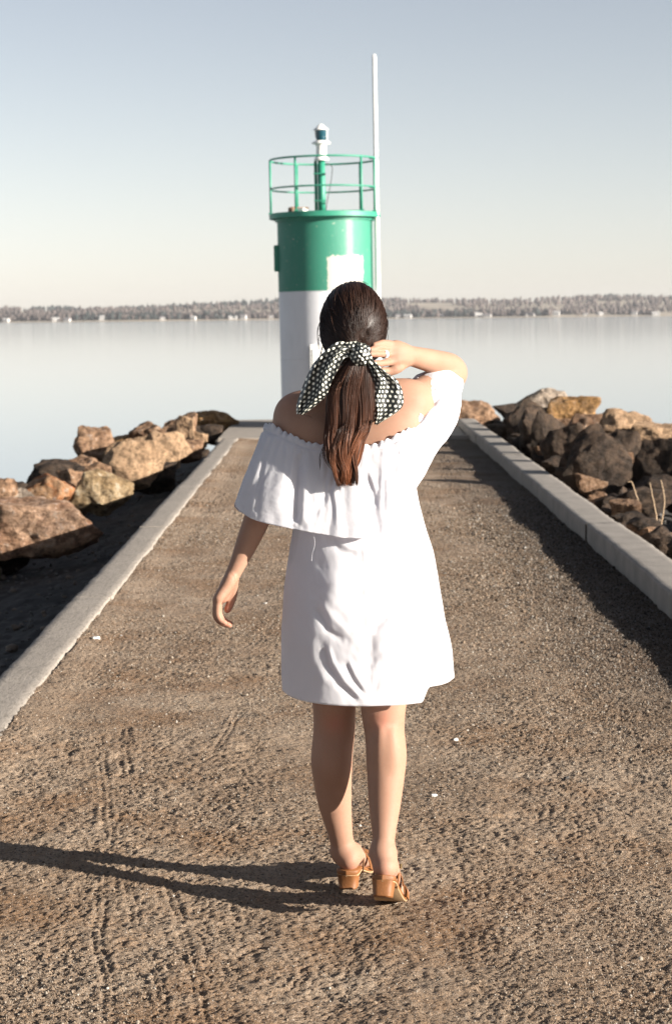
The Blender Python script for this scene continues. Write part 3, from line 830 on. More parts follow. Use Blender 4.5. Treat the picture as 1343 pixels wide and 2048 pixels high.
tag(link('far_shore', pymesh('far_shore', np.column_stack([XX.ravel(), YY.ravel(), ZZ]), grid_faces(len(dd), len(xs3))), M_field), 'low far shore across the lake', kind='structure')


def wood(name, n, mat, f, hh, ww, label, seed):
    r = np.random.default_rng(seed); D, F = sphere_v(1)
    pts = f(r, n); n = len(pts); h = r.uniform(*hh, n); w = r.uniform(*ww, n)
    J = 1 + r.uniform(-.38, .38, (n, len(D), 1))
    V = D[None] * J * np.stack([w, w, h * .5], -1)[:, None] + pts[:, None] + np.stack([0 * h, 0 * h, h * .5], -1)[:, None]
    me = pymesh(name, V.reshape(-1, 3), (F[None] + (np.arange(n) * len(D))[:, None, None]).reshape(-1, 3))
    tag(link(name, me, mat, smooth=False), label, kind='stuff')


def bare(r, n):
    x = r.uniform(-900, 900, n); d = np.where(r.random(n) < .45, r.uniform(22, 130, n), r.uniform(130, 1150, n)); y = shore_y(x) + d
    k = noise(np.stack([x, d * .5], -1), .012, 5, 3) > -.12; x, y = x[k], y[k]
    return np.column_stack([x, y, land(x, y) - 1])
def ever(r, n):
    x = r.uniform(-900, 900, n); d = np.where(r.random(n) < .6, r.uniform(18, 100, n), r.uniform(700, 1050, n)); y = shore_y(x) + d
    k = noise(np.stack([x, d * .3], -1), .012, 15, 3) > .07; x, y = x[k], y[k]
    return np.column_stack([x, y, land(x, y) - 1])
wood('bare_wood', 9000, simple('bare_tree_crowns', (.085, .066, .058), .95, .6, .006), bare, (5, 12), (1.6, 3.6), 'brown leafless wood along the far shore', 1)
wood('evergreen_wood', 3000, simple('evergreen_crowns', (.014, .020, .018), .95, .3, .03), ever, (6, 13), (1.6, 3.6), 'dark evergreen stands on the far shore', 2)
M_hw = simple('house_white', (.40, .385, .37), .7, .05); M_hr = simple('house_roof', (.16, .14, .14), .8, .1); M_hg = NT('house_window').set(Base_Color=(.03, .04, .05), Roughness=.1)
WH = ['white cottage', 'white boathouse', 'white farmhouse', 'long white shed', 'white gabled house']
for i, (px, w, kd, where) in enumerate([(20, 9, 1, 'at the far left edge of the opposite shore'), (48, 16, 3, 'second from the left on the opposite shore'), (118, 11, 0, 'third from the left on the opposite shore'),
      (142, 9, 1, 'just left of the dark trees on the left shore'), (208, 12, 4, 'standing out brightest on the left shore'), (330, 8, 0, 'midway along the left shore'), (392, 8, 1, 'on the left shore between two dark stands'),
      (440, 20, 3, 'on the slope left of the lighthouse'), (470, 14, 2, 'below the long shed left of the lighthouse'), (492, 9, 4, 'nearest the lighthouse on its left'), (545, 8, 0, 'half hidden beside the lighthouse wall'),
      (798, 9, 0, 'nearest the mast on its right'), (818, 12, 1, 'second right of the mast at the water'), (876, 22, 2, 'largest on the right shore'), (958, 14, 4, 'left of a pair in the middle of the right shore'), (976, 12, 0, 'right of a pair in the middle of the right shore'),
      (1028, 10, 1, 'by the water right of the middle pair'), (1060, 16, 2, 'among trees on the right shore'), (1113, 10, 4, 'tall one among trees on the right shore'), (1170, 8, 0, 'before the dark evergreens on the right'),
      (1200, 8, 1, 'amid the dark evergreens on the right'), (1268, 9, 4, 'near the right picture edge on the far shore'), (1310, 12, 2, 'farthest right on the opposite shore')]):
    d = {3: 260}.get(kd, 12 + (i * 37) % 22)
    Y = 2500.0
    for _ in range(4):
        X = (px - 671.5) / F_PX * Y; Y = float(shore_y(X)) + d
    zb = float(land(np.array([X]), np.array([Y]))[0]); W = w * .8; H = 5 if kd == 4 else 3.2; Dp = 8
    hs = tag(empty('house', (X, Y, zb - .5), (i % 3 - 1) * .25), WH[kd] + ' ' + where, 'house', 'houses on the far shore')
    bm = bmesh.new(); add_box(bm, (0, 0, H / 2), (W, Dp, H)); bm_obj('wall', bm, M_hw, hs)
    bm = bmesh.new(); q = [bm.verts.new(c) for c in ((-W * .55, -Dp * .6, H), (W * .55, -Dp * .6, H), (W * .55, Dp * .6, H), (-W * .55, Dp * .6, H), (-W * .55, 0, H + 2.0), (W * .55, 0, H + 2.0))]
    for f in ((0, 1, 5, 4), (2, 3, 4, 5), (0, 4, 3), (1, 2, 5), (3, 2, 1, 0)): bm.faces.new([q[j] for j in f])
    bm_obj('roof', bm, M_hr if i % 2 else M_hw, hs)
    for wx in (-.27, .27):
        bm = bmesh.new(); add_box(bm, (wx * W, -Dp / 2 - .05, H * .55), (1.3, .1, 1.4)); bm_obj('window', bm, M_hg, hs)

# the air over the lake
bm = bmesh.new(); add_box(bm, (0, 1500, 27.0), (7000, 5600, 60))
t = NT('haze_air'); t.n.remove(t.b)
pv = t.new('ShaderNodeVolumePrincipled'); pv.inputs['Density'].default_value = .00007; pv.inputs['Color'].default_value = (.93, .95, 1.0, 1); pv.inputs['Anisotropy'].default_value = .2
t.l.new(pv.outputs[0], t.out.inputs['Volume'])
hz_o = bm_obj('haze', bm, t.m); tag(hz_o, 'thin evening haze over the lake', kind='stuff')
# ------------------------------------------------------------------ the woman
import openvdb as vdb
KY = .9755
P_exact = P
P = lambda px, py, Y: P_exact(px, py, Y * KY)          # the figure was laid out for a slightly larger distance
PO = np.array((.09, 4.88, 0.0))
WOMAN = tag(empty('person', PO), 'woman seen from behind in a white off-shoulder dress, one hand on her ponytail scarf', 'person')
VOX = .0030
GMIN = np.array((-.42, 4.50, -.02)); GMAX = np.array((.42, 5.26, 1.70))
GN = np.ceil((GMAX - GMIN) / VOX).astype(int)


class SDF:
    def __init__(self): self.a = np.full(GN, .06, np.float32)

    def _box(self, lo, hi):
        i0 = np.clip(np.floor((lo - GMIN) / VOX).astype(int), 0, GN); i1 = np.clip(np.ceil((hi - GMIN) / VOX).astype(int), 0, GN)
        if (i1 <= i0).any(): return None, None
        ax = [GMIN[k] + np.arange(i0[k], i1[k], dtype=np.float32) * VOX for k in range(3)]
        g = np.stack(np.meshgrid(*ax, indexing='ij'), -1)
        return (slice(i0[0], i1[0]), slice(i0[1], i1[1]), slice(i0[2], i1[2])), g

    def _put(self, s, d, k):
        A = self.a[s]
        if k > 0:
            h = np.maximum(k - np.abs(A - d), 0) / k
            m = np.minimum(A, d) - h * h * k * .25
        else: m = np.minimum(A, d)
        self.a[s] = m

    def cone(self, a, b, ra, rb, k=.015, sq=None):
        """round cone; sq = (axis, factor): flattened along a direction"""
        a = np.asarray(a, float); b = np.asarray(b, float); R = max(ra, rb) + .03 + k
        s, g = self._box(np.minimum(a, b) - R, np.maximum(a, b) + R)
        if s is None: return
        p = g - a.astype(np.float32); ab = (b - a)
        if sq is not None:
            n = np.asarray(sq[0], float); n = n / np.linalg.norm(n); f = sq[1]
            n = n - ab * np.dot(n, ab) / np.dot(ab, ab); n /= np.linalg.norm(n)
            c = p @ n.astype(np.float32); p = p + c[..., None] * (n * (1 / f - 1)).astype(np.float32)
        t = np.clip((p @ ab.astype(np.float32)) / np.dot(ab, ab), 0, 1)
        d = np.linalg.norm(p - t[..., None] * ab.astype(np.float32), axis=-1) - (ra + (rb - ra) * t)
        if sq is not None: d = d * max(.45, min(1, sq[1] + .1)) if sq[1] < 1 else d
        self._put(s, d, k)

    def chain(self, pts, rad, k=.012, n=None, sq=None, body_k=None):
        n = n or len(pts) * 4
        q = spline(pts, n); r = spline(np.array(rad, float), n)
        for i in range(n - 1): self.cone(q[i], q[i + 1], r[i], r[i + 1], (body_k if (i == 0 and body_k is not None) else k), sq)

    def ell(self, c, r, k=.03, rot=None):
        c = np.asarray(c, float); r = np.asarray(r, float); R = r.max() + .04 + k
        s, g = self._box(c - R, c + R)
        if s is None: return
        p = g - c.astype(np.float32)
        if rot is not None: p = p @ np.array(rot, dtype=np.float32)
        q = p / r.astype(np.float32); l = np.linalg.norm(q, axis=-1); l2 = np.linalg.norm(q / r.astype(np.float32), axis=-1)
        d = l * (l - 1) / np.maximum(l2, 1e-6)
        self._put(s, d, k)

    def mesh(self):
        g = vdb.FloatGrid(); g.background = .06
        g.copyFromArray(np.clip(self.a, -.03, .06)); V, T, Q = g.convertToPolygons(0.0)
        V = V * VOX + GMIN
        return V, Q[:, ::-1].copy()


B = SDF()
hip = P(715, 1230, 5.04)
# trunk
B.ell(P(700, 930, 5.03), (.135, .088, .20), .03)
B.ell(P(705, 1090, 5.03), (.118, .085, .17), .05)
B.ell(P(716, 1230, 5.03), (.152, .10, .13), .06)
B.ell(P(668, 1245, 4.985), (.078, .085, .085), .03); B.ell(P(764, 1245, 4.975), (.078, .085, .085), .03)
for sx, yy_ in ((655, 5.11), (748, 5.11)): B.ell(P(sx, 985, yy_), (.056, .045, .056), .03)
B.ell(P(652, 905, 4.965), (.055, .035, .085), .04); B.ell(P(758, 895, 4.965), (.055, .035, .085), .04)
# neck, trapezius, shoulders
B.cone(P(708, 690, 5.01), P(702, 835, 5.0), .050, .058, .02)
B.chain([P(704, 770, 4.995), P(660, 812, 4.985), P(615, 824, 5.0), P(593, 833, 5.02)], [.045, .042, .042, .046], .03)
B.chain([P(704, 770, 4.995), P(745, 805, 4.985), P(785, 808, 5.0), P(818, 812, 5.01)], [.045, .046, .049, .055], .03)
B.chain([P(600, 860, 4.99), P(650, 870, 4.975), P(700, 875, 4.975), P(760, 868, 4.975), P(805, 850, 4.985)], [.050, .055, .052, .057, .054], .03)
# head
B.ell(P(706, 645, 5.0), (.073, .090, .098), .02); B.ell(P(706, 690, 5.035), (.052, .062, .062), .03)
B.ell(P(706, 668, 5.105), (.011, .018, .020), .012); B.ell(P(706, 655, 5.095), (.009, .012, .02), .012)
B.ell(P(706, 697, 5.097), (.022, .008, .008), .008); B.ell(P(706, 722, 5.085), (.018, .016, .014), .015)
for s in (-1, 1):
    B.ell(P(706 + s * 54, 668, 5.01), (.008, .018, .028), .006); B.ell(P(706 + s * 22, 655, 5.085), (.014, .010, .009), .005)
    B.ell(P(706 + s * 28, 680, 5.07), (.022, .02, .022), .02)


def sc(Y): return Y * KY / F_PX
# legs
L = [(668, 1300, 5.05, 58), (668, 1406, 5.08, 43), (668, 1458, 5.085, 40.5), (664, 1500, 5.082, 40), (663, 1535, 5.08, 39.5), (668.5, 1601, 5.09, 33.5), (679, 1660, 5.10, 24.5), (687, 1704, 5.105, 21.5)]
B.chain([P(a, b, c) for a, b, c, r in L], [r * sc(c) for a, b, c, r in L], .006, 40, body_k=.05)
R_ = [(770, 1300, 5.0, 60), (766, 1406, 4.985, 45.5), (768, 1458, 4.975, 39), (771, 1490, 4.965, 38.5), (772, 1523, 4.955, 39), (769, 1601, 4.93, 32), (767, 1667, 4.90, 22.5), (765, 1706, 4.88, 21)]
B.chain([P(a, b, c) for a, b, c, r in R_], [r * sc(c) for a, b, c, r in R_], .006, 40, body_k=.05)
# calf heads: two muscle bellies on each calf, hamstring cords at the back of the knee
for (x, y, Y, s) in ((655, 1520, 5.045, 1), (676, 1515, 5.045, 1), (762, 1500, 4.925, 1), (783, 1505, 4.925, 1)):
    B.ell(P(x, y, Y), (.020, .022, .06), .02)
for (x, Y) in ((650, 5.045), (686, 5.045), (747, 4.945), (786, 4.945)):
    B.cone(P(x, 1350, Y + .005), P(x, 1440, Y + .012), .016, .010, .022)


# feet and sandals share one local frame: x to the right, y towards the toes, z up, origin = rear of the heel on the ground
def frame(o, head, pitch, pivot=None):
    Rz = Matrix.Rotation(head, 4, 'Z'); Rx = Matrix.Rotation(-pitch, 4, 'X')
    if pivot is None: return Matrix.Translation(o) @ Rz
    return Matrix.Translation(pivot) @ Rz @ Rx @ Matrix.Translation((0, -.165, 0))


FLm = frame(Vector((.019, 4.935, .004)), math.radians(-13), 0)
pv_ = P(781, 1808, 4.935)
FRm = frame(None, math.radians(-10), math.radians(23), Vector((.135, 4.825, .004)))
def T(m, p): return np.array((m @ Vector(p))[:])
for m, ank, s in ((FLm, P(687, 1704, 5.105), -1), (FRm, P(765, 1706, 4.88), 1)):
    B.ell(T(m, (0, .032, .078)), (.030, .034, .032), .02)
    B.cone(ank, T(m, (0, .04, .082)), .029, .027, .018)
    B.cone(ank, T(m, (0, .075, .085)), .028, .028, .02)
    B.chain([T(m, (0, .06, .080)), T(m, (0, .11, .060)), T(m, (s * .002, .16, .036)), T(m, (s * .004, .185, .030))], [.029, .028, .026, .020], .012, 10, sq=((0, 0, 1), .8))
    for i in range(5):   # toes
        x = (-.027 + i * .0135) * (-s); rr = .0095 if i else .012
        if i == 0: x += s * .003
        ln = .228 - i * .009
        B.chain([T(m, (x * .9, .175, .030)), T(m, (x * 1.05, (.175 + ln) / 2, .031)), T(m, (x * 1.05, ln, .026))], [.012, rr, rr * .85], .004, 5, body_k=.01)
    for sx in (-1, 1): B.ell(ank + np.array((sx * .024, .01, -.004)), (.010, .012, .012), .012)
# left arm
A = [(590, 834, 5.02, 37), (570, 880, 5.015, 35), (546, 950, 5.0, 31), (524, 1010, 4.99, 28), (507, 1055, 4.985, 24), (491, 1093, 4.98, 20), (474.5, 1130, 4.975, 15), (462, 1156, 4.972, 12.5)]
B.chain([P(a, b, c) for a, b, c, r in A], [r * sc(c) * .96 for a, b, c, r in A], .008, 34, body_k=.03)
W0 = P(462, 1156, 4.972)
for i, (mx_, my_, Y, q) in enumerate([((437, 1197), (435, 1226), 4.937, [(441, 1240), (450, 1246)]), ((434, 1200), (432, 1231), 4.957, [(443, 1245), (456, 1249)]),
                                      ((434, 1200), (433, 1230), 4.978, [(446, 1246), (459, 1251)]), ((438, 1199), (438, 1227), 4.998, [(450, 1242), (461, 1247)])]):
    kn = P(mx_[0], mx_[1], Y)
    B.chain([W0 + np.array((0, (i - 1.5) * .010, 0)), (W0 + kn) / 2 + np.array((.002, (i - 1.5) * .003, 0)), kn], [.0145, .0130, .0108], .009, 7)
    B.chain([kn, P(my_[0], my_[1], Y), P(q[0][0], q[0][1], Y), P(q[1][0], q[1][1], Y)], [.0098, .0088, .0078, .0068], .0015, 12, body_k=.006)
B.chain([W0 + np.array((.004, .012, -.008)), P(466, 1182, 5.0), P(463, 1200, 5.004), P(455, 1220, 5.0)], [.013, .0115, .0098, .0085], .006, 10, body_k=.012)
B.cone(P(455, 1170, 4.985), P(447, 1196, 4.985), .016, .012, .012)
# right arm and hand
A = [(816, 812, 5.01, 40), (845, 792, 5.06, 35), (878, 768, 5.12, 32), (905, 748, 5.165, 28)]
B.chain([P(a, b, c) for a, b, c, r in A], [r * sc(c) for a, b, c, r in A], .01, 14, body_k=.03)
A = [(907, 745, 5.168, 25), (896, 734, 5.145, 26), (868, 724, 5.09, 22.5), (840, 716.5, 5.035, 19.5), (817, 711, 4.99, 17.5)]
B.chain([P(a, b, c) for a, b, c, r in A], [r * sc(c) for a, b, c, r in A], .008, 20, sq=((0, 1, 0), .9))
W1 = P(817, 711, 4.988)
HF = [((790, 690, 4.958), (768, 686, 4.930), (757, 688, 4.915), (748, 690, 4.905)),
      ((786, 698, 4.950), (760, 695, 4.915), (748, 698, 4.900), (739, 700, 4.888)),
      ((784, 709, 4.945), (757, 708, 4.905), (745, 708, 4.888), (736, 709, 4.872)),
      ((786, 723, 4.945), (760, 727, 4.905), (748, 727, 4.890), (739, 726, 4.876))]
for i, f in enumerate(HF):
    kn = P(*f[0])
    B.chain([W1 + np.array((-.004, 0, (1.5 - i) * .006)), (W1 + kn) / 2 + np.array((0, -.003, (1.5 - i) * .002)), kn], [.0155, .0145, .0108], .010, 7)
    B.chain([P(*c) for c in f], [.0098, .0088, .0080, .0068], .0012, 12, body_k=.006)
B.chain([W1 + np.array((-.008, .006, -.012)), P(796, 735, 4.955), P(776, 743, 4.945), P(757, 741, 4.925)], [.014, .0125, .0102, .0085], .006, 10, body_k=.012)
V, Fq = B.mesh()
del B.a
_pp = proj(V)
me = pymesh('body', V - PO, Fq)
t = NT('skin'); v = t.coord()
n1 = t.noise(v, 9, 4, .55); n2 = t.noise(v, 120, 3, .6)
cc = t.mix(n1, (.255, .138, .090), (.35, .205, .143)); cc = t.mix(t.ramp(n2, [(.40, .15), (.5, 0)]), cc, (.27, .145, .095))
t.set(Base_Color=cc, Roughness=.62, Subsurface_Weight=.12, Subsurface_Radius=(1.0, .35, .2), Subsurface_Scale=.010, Specular_IOR_Level=.25)
t.bump(n2, .06, .002)
M_skin = t.m
# redder skin on heels, knuckles, elbow and finger ends: a second skin slot blended by a vertex weight
att = me.attributes.new('flush', 'FLOAT', 'POINT')
w = np.zeros(len(V))
for c, rr in [((693, 1745, 5.08), .035), ((760, 1745, 4.85), .035), ((434, 1200, 4.97), .02), ((455, 1246, 4.96), .03), ((455, 1215, 5.0), .02), ((738, 709, 4.88), .02), ((740, 727, 4.88), .018), ((925, 742, 5.17), .03), ((786, 710, 4.94), .02), ((668, 1446, 5.03), .03), ((768, 1440, 4.93), .03), ((590, 815, 5.0), .03)]:
    w = np.maximum(w, np.exp(-(np.linalg.norm(V - P(*c), axis=1) / rr) ** 2))
att.data.foreach_set('value', w.astype(np.float32))
an = t.new('ShaderNodeAttribute', attribute_name='flush')
t.set(Base_Color=t.mix(t.math('MULTIPLY', an.outputs['Fac'], .55), cc, (.38, .14, .095)))
body = link('body', me, M_skin, WOMAN)

# fingernails of the raised hand and a ring
M_nail = NT('nail_polish').set(Base_Color=(.62, .42, .36), Roughness=.25)
for f in HF[2:]:
    tip = P(*f[3]); prev = P(*f[2]); d = (tip - prev); d /= np.linalg.norm(d)
    Vn, Fn = _SPH[4]; n0 = np.array((0, -1, 0)); n0 = n0 - d * np.dot(n0, d); n0 /= np.linalg.norm(n0); s_ = np.cross(d, n0)
    W = Vn[:, :1] * d * .006 + Vn[:, 1:2] * s_ * .0045 + Vn[:, 2:] * n0 * .0015 + tip + n0 * .0062
    link('fingernail', pymesh('fingernail', W - PO, Fn), M_nail, WOMAN)
rc = (P(*HF[2][0]) * .45 + P(*HF[2][1]) * .55); dr_ = P(*HF[2][1]) - P(*HF[2][0]); dr_ /= np.linalg.norm(dr_)
u1 = np.cross(dr_, (0, 0, 1)); u1 /= np.linalg.norm(u1); u2 = np.cross(dr_, u1); an_ = np.linspace(0, 2 * np.pi, 28, endpoint=False)
prof = []
for off, rad in ((-.0055, .0103), (-.0045, .0112), (.0045, .0112), (.0055, .0103)):
    prof.append(rc + dr_ * off + rad * (np.cos(an_)[:, None] * u1 + np.sin(an_)[:, None] * u2))
link('ring', pymesh('ring', np.concatenate(prof) - PO, grid_faces(4, 28, True)), NT('ring_silver').set(Base_Color=(.8, .79, .85), Roughness=.3, Metallic=.6), WOMAN)

# ------------------------------------------------------------------ dress
t = NT('white_cotton'); v = t.coord()
tc = t.new('ShaderNodeUVMap'); tc.uv_map = 'UVMap'
wv = t.noise(v, 9, 5, .6); weave = t.noise(v, 420, 2, .6); cr = t.noise(v, 34, 4, .6)
t.set(Base_Color=t.mix(wv, (.78, .78, .81), (.84, .835, .85)), Roughness=.85, Specular_IOR_Level=.1, Sheen_Weight=.1)
t.bump(t.math('ADD', t.math('MULTIPLY', cr, .8), t.math('MULTIPLY', weave, .25)), .13, .006)
tr = t.new('ShaderNodeBsdfTranslucent'); tr.inputs['Color'].default_value = (.80, .78, .82, 1)
mx_ = t.new('ShaderNodeMixShader', in_0=.50); t.l.new(t.b.outputs[0], mx_.inputs[1]); t.l.new(tr.outputs[0], mx_.inputs[2]); t.l.new(mx_.outputs[0], t.out.inputs['Surface'])
M_cot = t.m


def fold_disp(pts, folds, front):
    """sum of cloth ridges (+) and valleys (-) that run along measured lines on the back of the dress"""
    px, py = proj(pts); out = np.zeros(len(pts))
    for (poly, wd, amp) in folds:
        poly = np.array(poly, float)
        d, s = line_dist(px, py, [tuple(p) for p in poly])
        # taper at the ends
        L0 = np.hypot(px - poly[0, 0], py - poly[0, 1]); L1 = np.hypot(px - poly[-1, 0], py - poly[-1, 1])
        tp = smooth(-2, wd * 2.2, L0) * smooth(-2, wd * 2.2, L1)
        out += amp * np.exp(-(d / wd) ** 2) * tp
    return .44 * out * (1 - front)


# skirt: rings from under the flounce to the hem
rows_px = np.array([(925, 600, 822), (985, 592, 832), (1050, 586, 848), (1100, 578, 863), (1150, 570, 872), (1200, 565, 880), (1250, 562, 887), (1300, 562, 896), (1365, 562, 901)], float)
YC = 5.035
nr, nc = 120, 400
tt = np.linspace(0, 1, nr); rp = spline(rows_px, 200)
py_ = np.linspace(925, 1365, nr); xl = np.interp(py_, rp[:, 0], rp[:, 1]); xr = np.interp(py_, rp[:, 0], rp[:, 2])
th = np.linspace(0, 2 * np.pi, nc, endpoint=False)
Vs = np.zeros((nr, nc, 3))
for i in range(nr):
    a = P(xl[i], py_[i], YC); b = P(xr[i], py_[i], YC)
    c = (a + b) / 2; hw = (b[0] - a[0]) / 2; hd = np.interp(py_[i], [925, 1050, 1150, 1240, 1365], [.135, .150, .172, .186, .182])
    cs, sn = np.cos(th), np.sin(th); e = .86
    x = c[0] + hw * np.sign(cs) * np.abs(cs) ** e; y = YC * KY - hd * np.sign(sn) * np.abs(sn) ** e
    z = np.full(nc, (a[2] + b[2]) / 2) + (b[2] - a[2]) / 2 * cs
    w = smooth(.55, 1, tt[i])
    stp = smooth(.62, .72, np.sign(cs) * np.abs(cs) ** e)
    z = z - w * .026 * np.clip(sn, 0, 1) ** .6 * (1 - stp) + w * .016 * stp
    Vs[i] = np.stack([x, y, z], -1)
Vs = Vs.reshape(-1, 3)
TH = np.tile(th, nr); TT = np.repeat(tt, nc)
nrm = np.stack([np.cos(TH), -np.sin(TH), 0 * TH], -1)
front = smooth(.25, -.1, np.sin(TH))
SK = [([(640, 1130), (667, 1168), (662, 1205), (640, 1235)], 24, .018), ([(705, 1120), (700, 1180), (690, 1215)], 34, .012), ([(790, 1130), (800, 1190), (790, 1240)], 34, .010),
      ([(600, 1100), (596, 1200), (600, 1300)], 16, -.006),
      ([(660, 1085), (690, 1106), (718, 1112)], 7, -.007), ([(668, 1078), (700, 1096), (722, 1100)], 5, .005),
      ([(775, 1050), (758, 1070), (742, 1088)], 6, -.009), ([(768, 1046), (748, 1066)], 5, .006),
      ([(808, 1022), (796, 1060), (775, 1100), (745, 1145), (729, 1167)], 8, -.012), ([(818, 1040), (806, 1090), (785, 1130)], 8, .008),
      ([(813, 1180), (790, 1215), (762, 1242), (742, 1264)], 7, -.013), ([(742, 1262), (742, 1300), (738, 1350)], 9, -.010), ([(800, 1225), (775, 1265), (760, 1330)], 14, .010),
      ([(630, 1212), (655, 1262), (690, 1283)], 7, -.012), ([(642, 1200), (668, 1240), (700, 1268)], 8, .008),
      ([(645, 1292), (655, 1330), (676, 1368), (715, 1402)], 5.5, -.011), ([(655, 1290), (666, 1325), (690, 1362), (725, 1398)], 5, .008),
      ([(690, 1325), (706, 1360), (725, 1385)], 4, -.007), ([(697, 1320), (714, 1355), (735, 1385)], 4, .006), ([(620, 1270), (628, 1320), (655, 1375)], 9, .007),
      ([(740, 1330), (755, 1310), (775, 1290)], 6, -.006), ([(745, 1390), (760, 1350)], 5, -.006), ([(820, 1090), (835, 1180), (850, 1280)], 14, .006), ([(845, 1100), (862, 1200), (872, 1300)], 7, -.006),
      ([(722, 1080), (722, 1165), (733, 1270), (745, 1405)], 1.8, -.0035), ([(725.5, 1080), (725.5, 1165), (736.5, 1270), (748.5, 1405)], 1.8, .002),
      ([(592, 1075), (586, 1105), (578, 1128)], 3, -.006)]
D_ = fold_disp(Vs, SK, front)
q3 = Vs * (1, 1, 1)
D_ += .0007 * noise(np.stack([(q3[:, 0] + q3[:, 2] * .6) * 60, q3[:, 1] * 60, (q3[:, 2] - q3[:, 0] * .6) * 14], -1), 1, 64, 3) + .0035 * noise(q3, 9, 61, 2) + .0013 * noise(q3 * (1, 1, .6), 34, 62, 3)
D_ += (.010 * TT ** 1.5) * np.sin(TH * 5 + 1.2 + 1.5 * noise(q3, 2, 63)) * front
Vs = Vs + nrm * D_[:, None]
UVs = np.stack([TH * .17, Vs[:, 2]], -1)
dress = link('dress', pymesh('dress', Vs - PO, grid_faces(nr, nc, True)[:, ::-1], UVs), M_cot, WOMAN)
md = dress.modifiers.new('thickness', 'SOLIDIFY'); md.thickness = .0016; md.offset = 0
# stitched hem band
# flounce: a gathered band round back, both upper arms and chest
Nn = [(530, 850, 5.03), (545, 851, 4.965), (572, 862, 4.93), (608, 880, 4.905), (650, 888, 4.89), (700, 893, 4.885), (740, 888, 4.885), (775, 878, 4.89), (806, 864, 4.905), (832, 843, 4.935), (849, 810, 4.975), (850, 778, 5.01), (838, 763, 5.05), (805, 766, 5.11),
      (775, 800, 5.15), (720, 850, 5.17), (660, 872, 5.175), (600, 872, 5.155), (556, 858, 5.10)]
Mm = [(500, 925, 5.0), (510, 933, 4.93), (540, 946, 4.897), (598, 962, 4.880), (645, 975, 4.865), (695, 982, 4.86), (742, 976, 4.86), (785, 955, 4.865), (820, 920, 4.885), (856, 880, 4.93), (885, 830, 4.985), (893, 780, 5.03), (882, 742, 5.09), (872, 752, 5.16),
      (840, 830, 5.21), (760, 940, 5.23), (650, 970, 5.22), (570, 960, 5.19), (512, 940, 5.13)]
Hh = [(470, 1008, 5.0), (484, 1026, 4.92), (520, 1043, 4.886), (590, 1059, 4.862), (640, 1068, 4.85), (690, 1076, 4.845), (742, 1074, 4.845), (785, 1053, 4.85), (812, 1020, 4.87), (835, 978, 4.91), (884, 893, 4.99), (915, 820, 5.06), (926, 757, 5.13), (915, 775, 5.22),
      (880, 850, 5.26), (810, 980, 5.26), (690, 1062, 5.25), (580, 1055, 5.22), (488, 1028, 5.15)]
nu, nv = 1300, 90
NN, MM_, HH = [spline([P(*c) for c in S], nu, True) for S in (Nn, Mm, Hh)]
# arc parameter
cen = (NN + HH) / 2; arc = np.concatenate([[0], np.cumsum(np.linalg.norm(np.diff(NN, axis=0), axis=1))])
vv = np.linspace(0, 1, nv); 
ln = lambda t_, a_, b_, c_: a_ * (2 * (t_ - .5) * (t_ - 1)) + b_ * (-4 * t_ * (t_ - 1)) + c_ * (2 * t_ * (t_ - .5))
Vf = np.stack([ln(t_, NN, MM_, HH) for t_ in vv])          # nv, nu, 3
tu = np.roll(Vf, -1, 1) - np.roll(Vf, 1, 1); tv = np.gradient(Vf, axis=0)
nf = np.cross(tu, tv); nf /= np.linalg.norm(nf, axis=-1)[..., None] + 1e-9
cm = Vf.mean((0, 1)); sgn = np.sign(((Vf - cm) * nf).sum(-1).mean()); nf *= sgn
U_ = np.tile(arc, (nv, 1)); Vv_ = np.tile(vv[:, None], (1, nu))
def n2(u, v, su, sv, seed, oc=1): return noise(np.stack([u * su, v * sv, 0 * u], -1).reshape(-1, 3), 1, seed, oc).reshape(u.shape)
warp = .020 * n2(U_, Vv_, 14, 2.2, 71, 2)
g1 = np.sin((U_ + warp) * 2 * np.pi / .021 + 3 * n2(U_, Vv_, 9, 0, 72))
g2 = n2(U_ + warp * 1.3, Vv_, 46, 1.1, 73, 2); g3 = n2(U_ + warp, Vv_, 15, .8, 74, 2)
el = .085
rs_ = smooth(800, 850, proj(Vf.reshape(-1, 3))[0].reshape(U_.shape)); g3 = g3 * (1 + 1.1 * rs_); g2 = g2 * (1 + .9 * rs_)
A1 = np.where(Vv_ < el, .0052 * (1 - Vv_ / el) + .0006, .0042 * smooth(el, el + .08, Vv_) * np.exp(-(Vv_ - el) * 4.2))
D = A1 * (g1 * (.35 + .35 * n2(U_, Vv_, 22, 0, 79)) + g2 * 1.5) + .0055 * smooth(el, .55, Vv_) * g2 * np.exp(-Vv_ * .6) + .0065 * smooth(.1, .9, Vv_) * g3 - .004 * np.exp(-((Vv_ - el) / .02) ** 2)
D += .0003 * n2(U_, Vv_, 160, 40, 75, 2)
Vf2 = Vf.reshape(-1, 3)
frontf = smooth(5.10 * KY, 5.16 * KY, Vf2[:, 1])
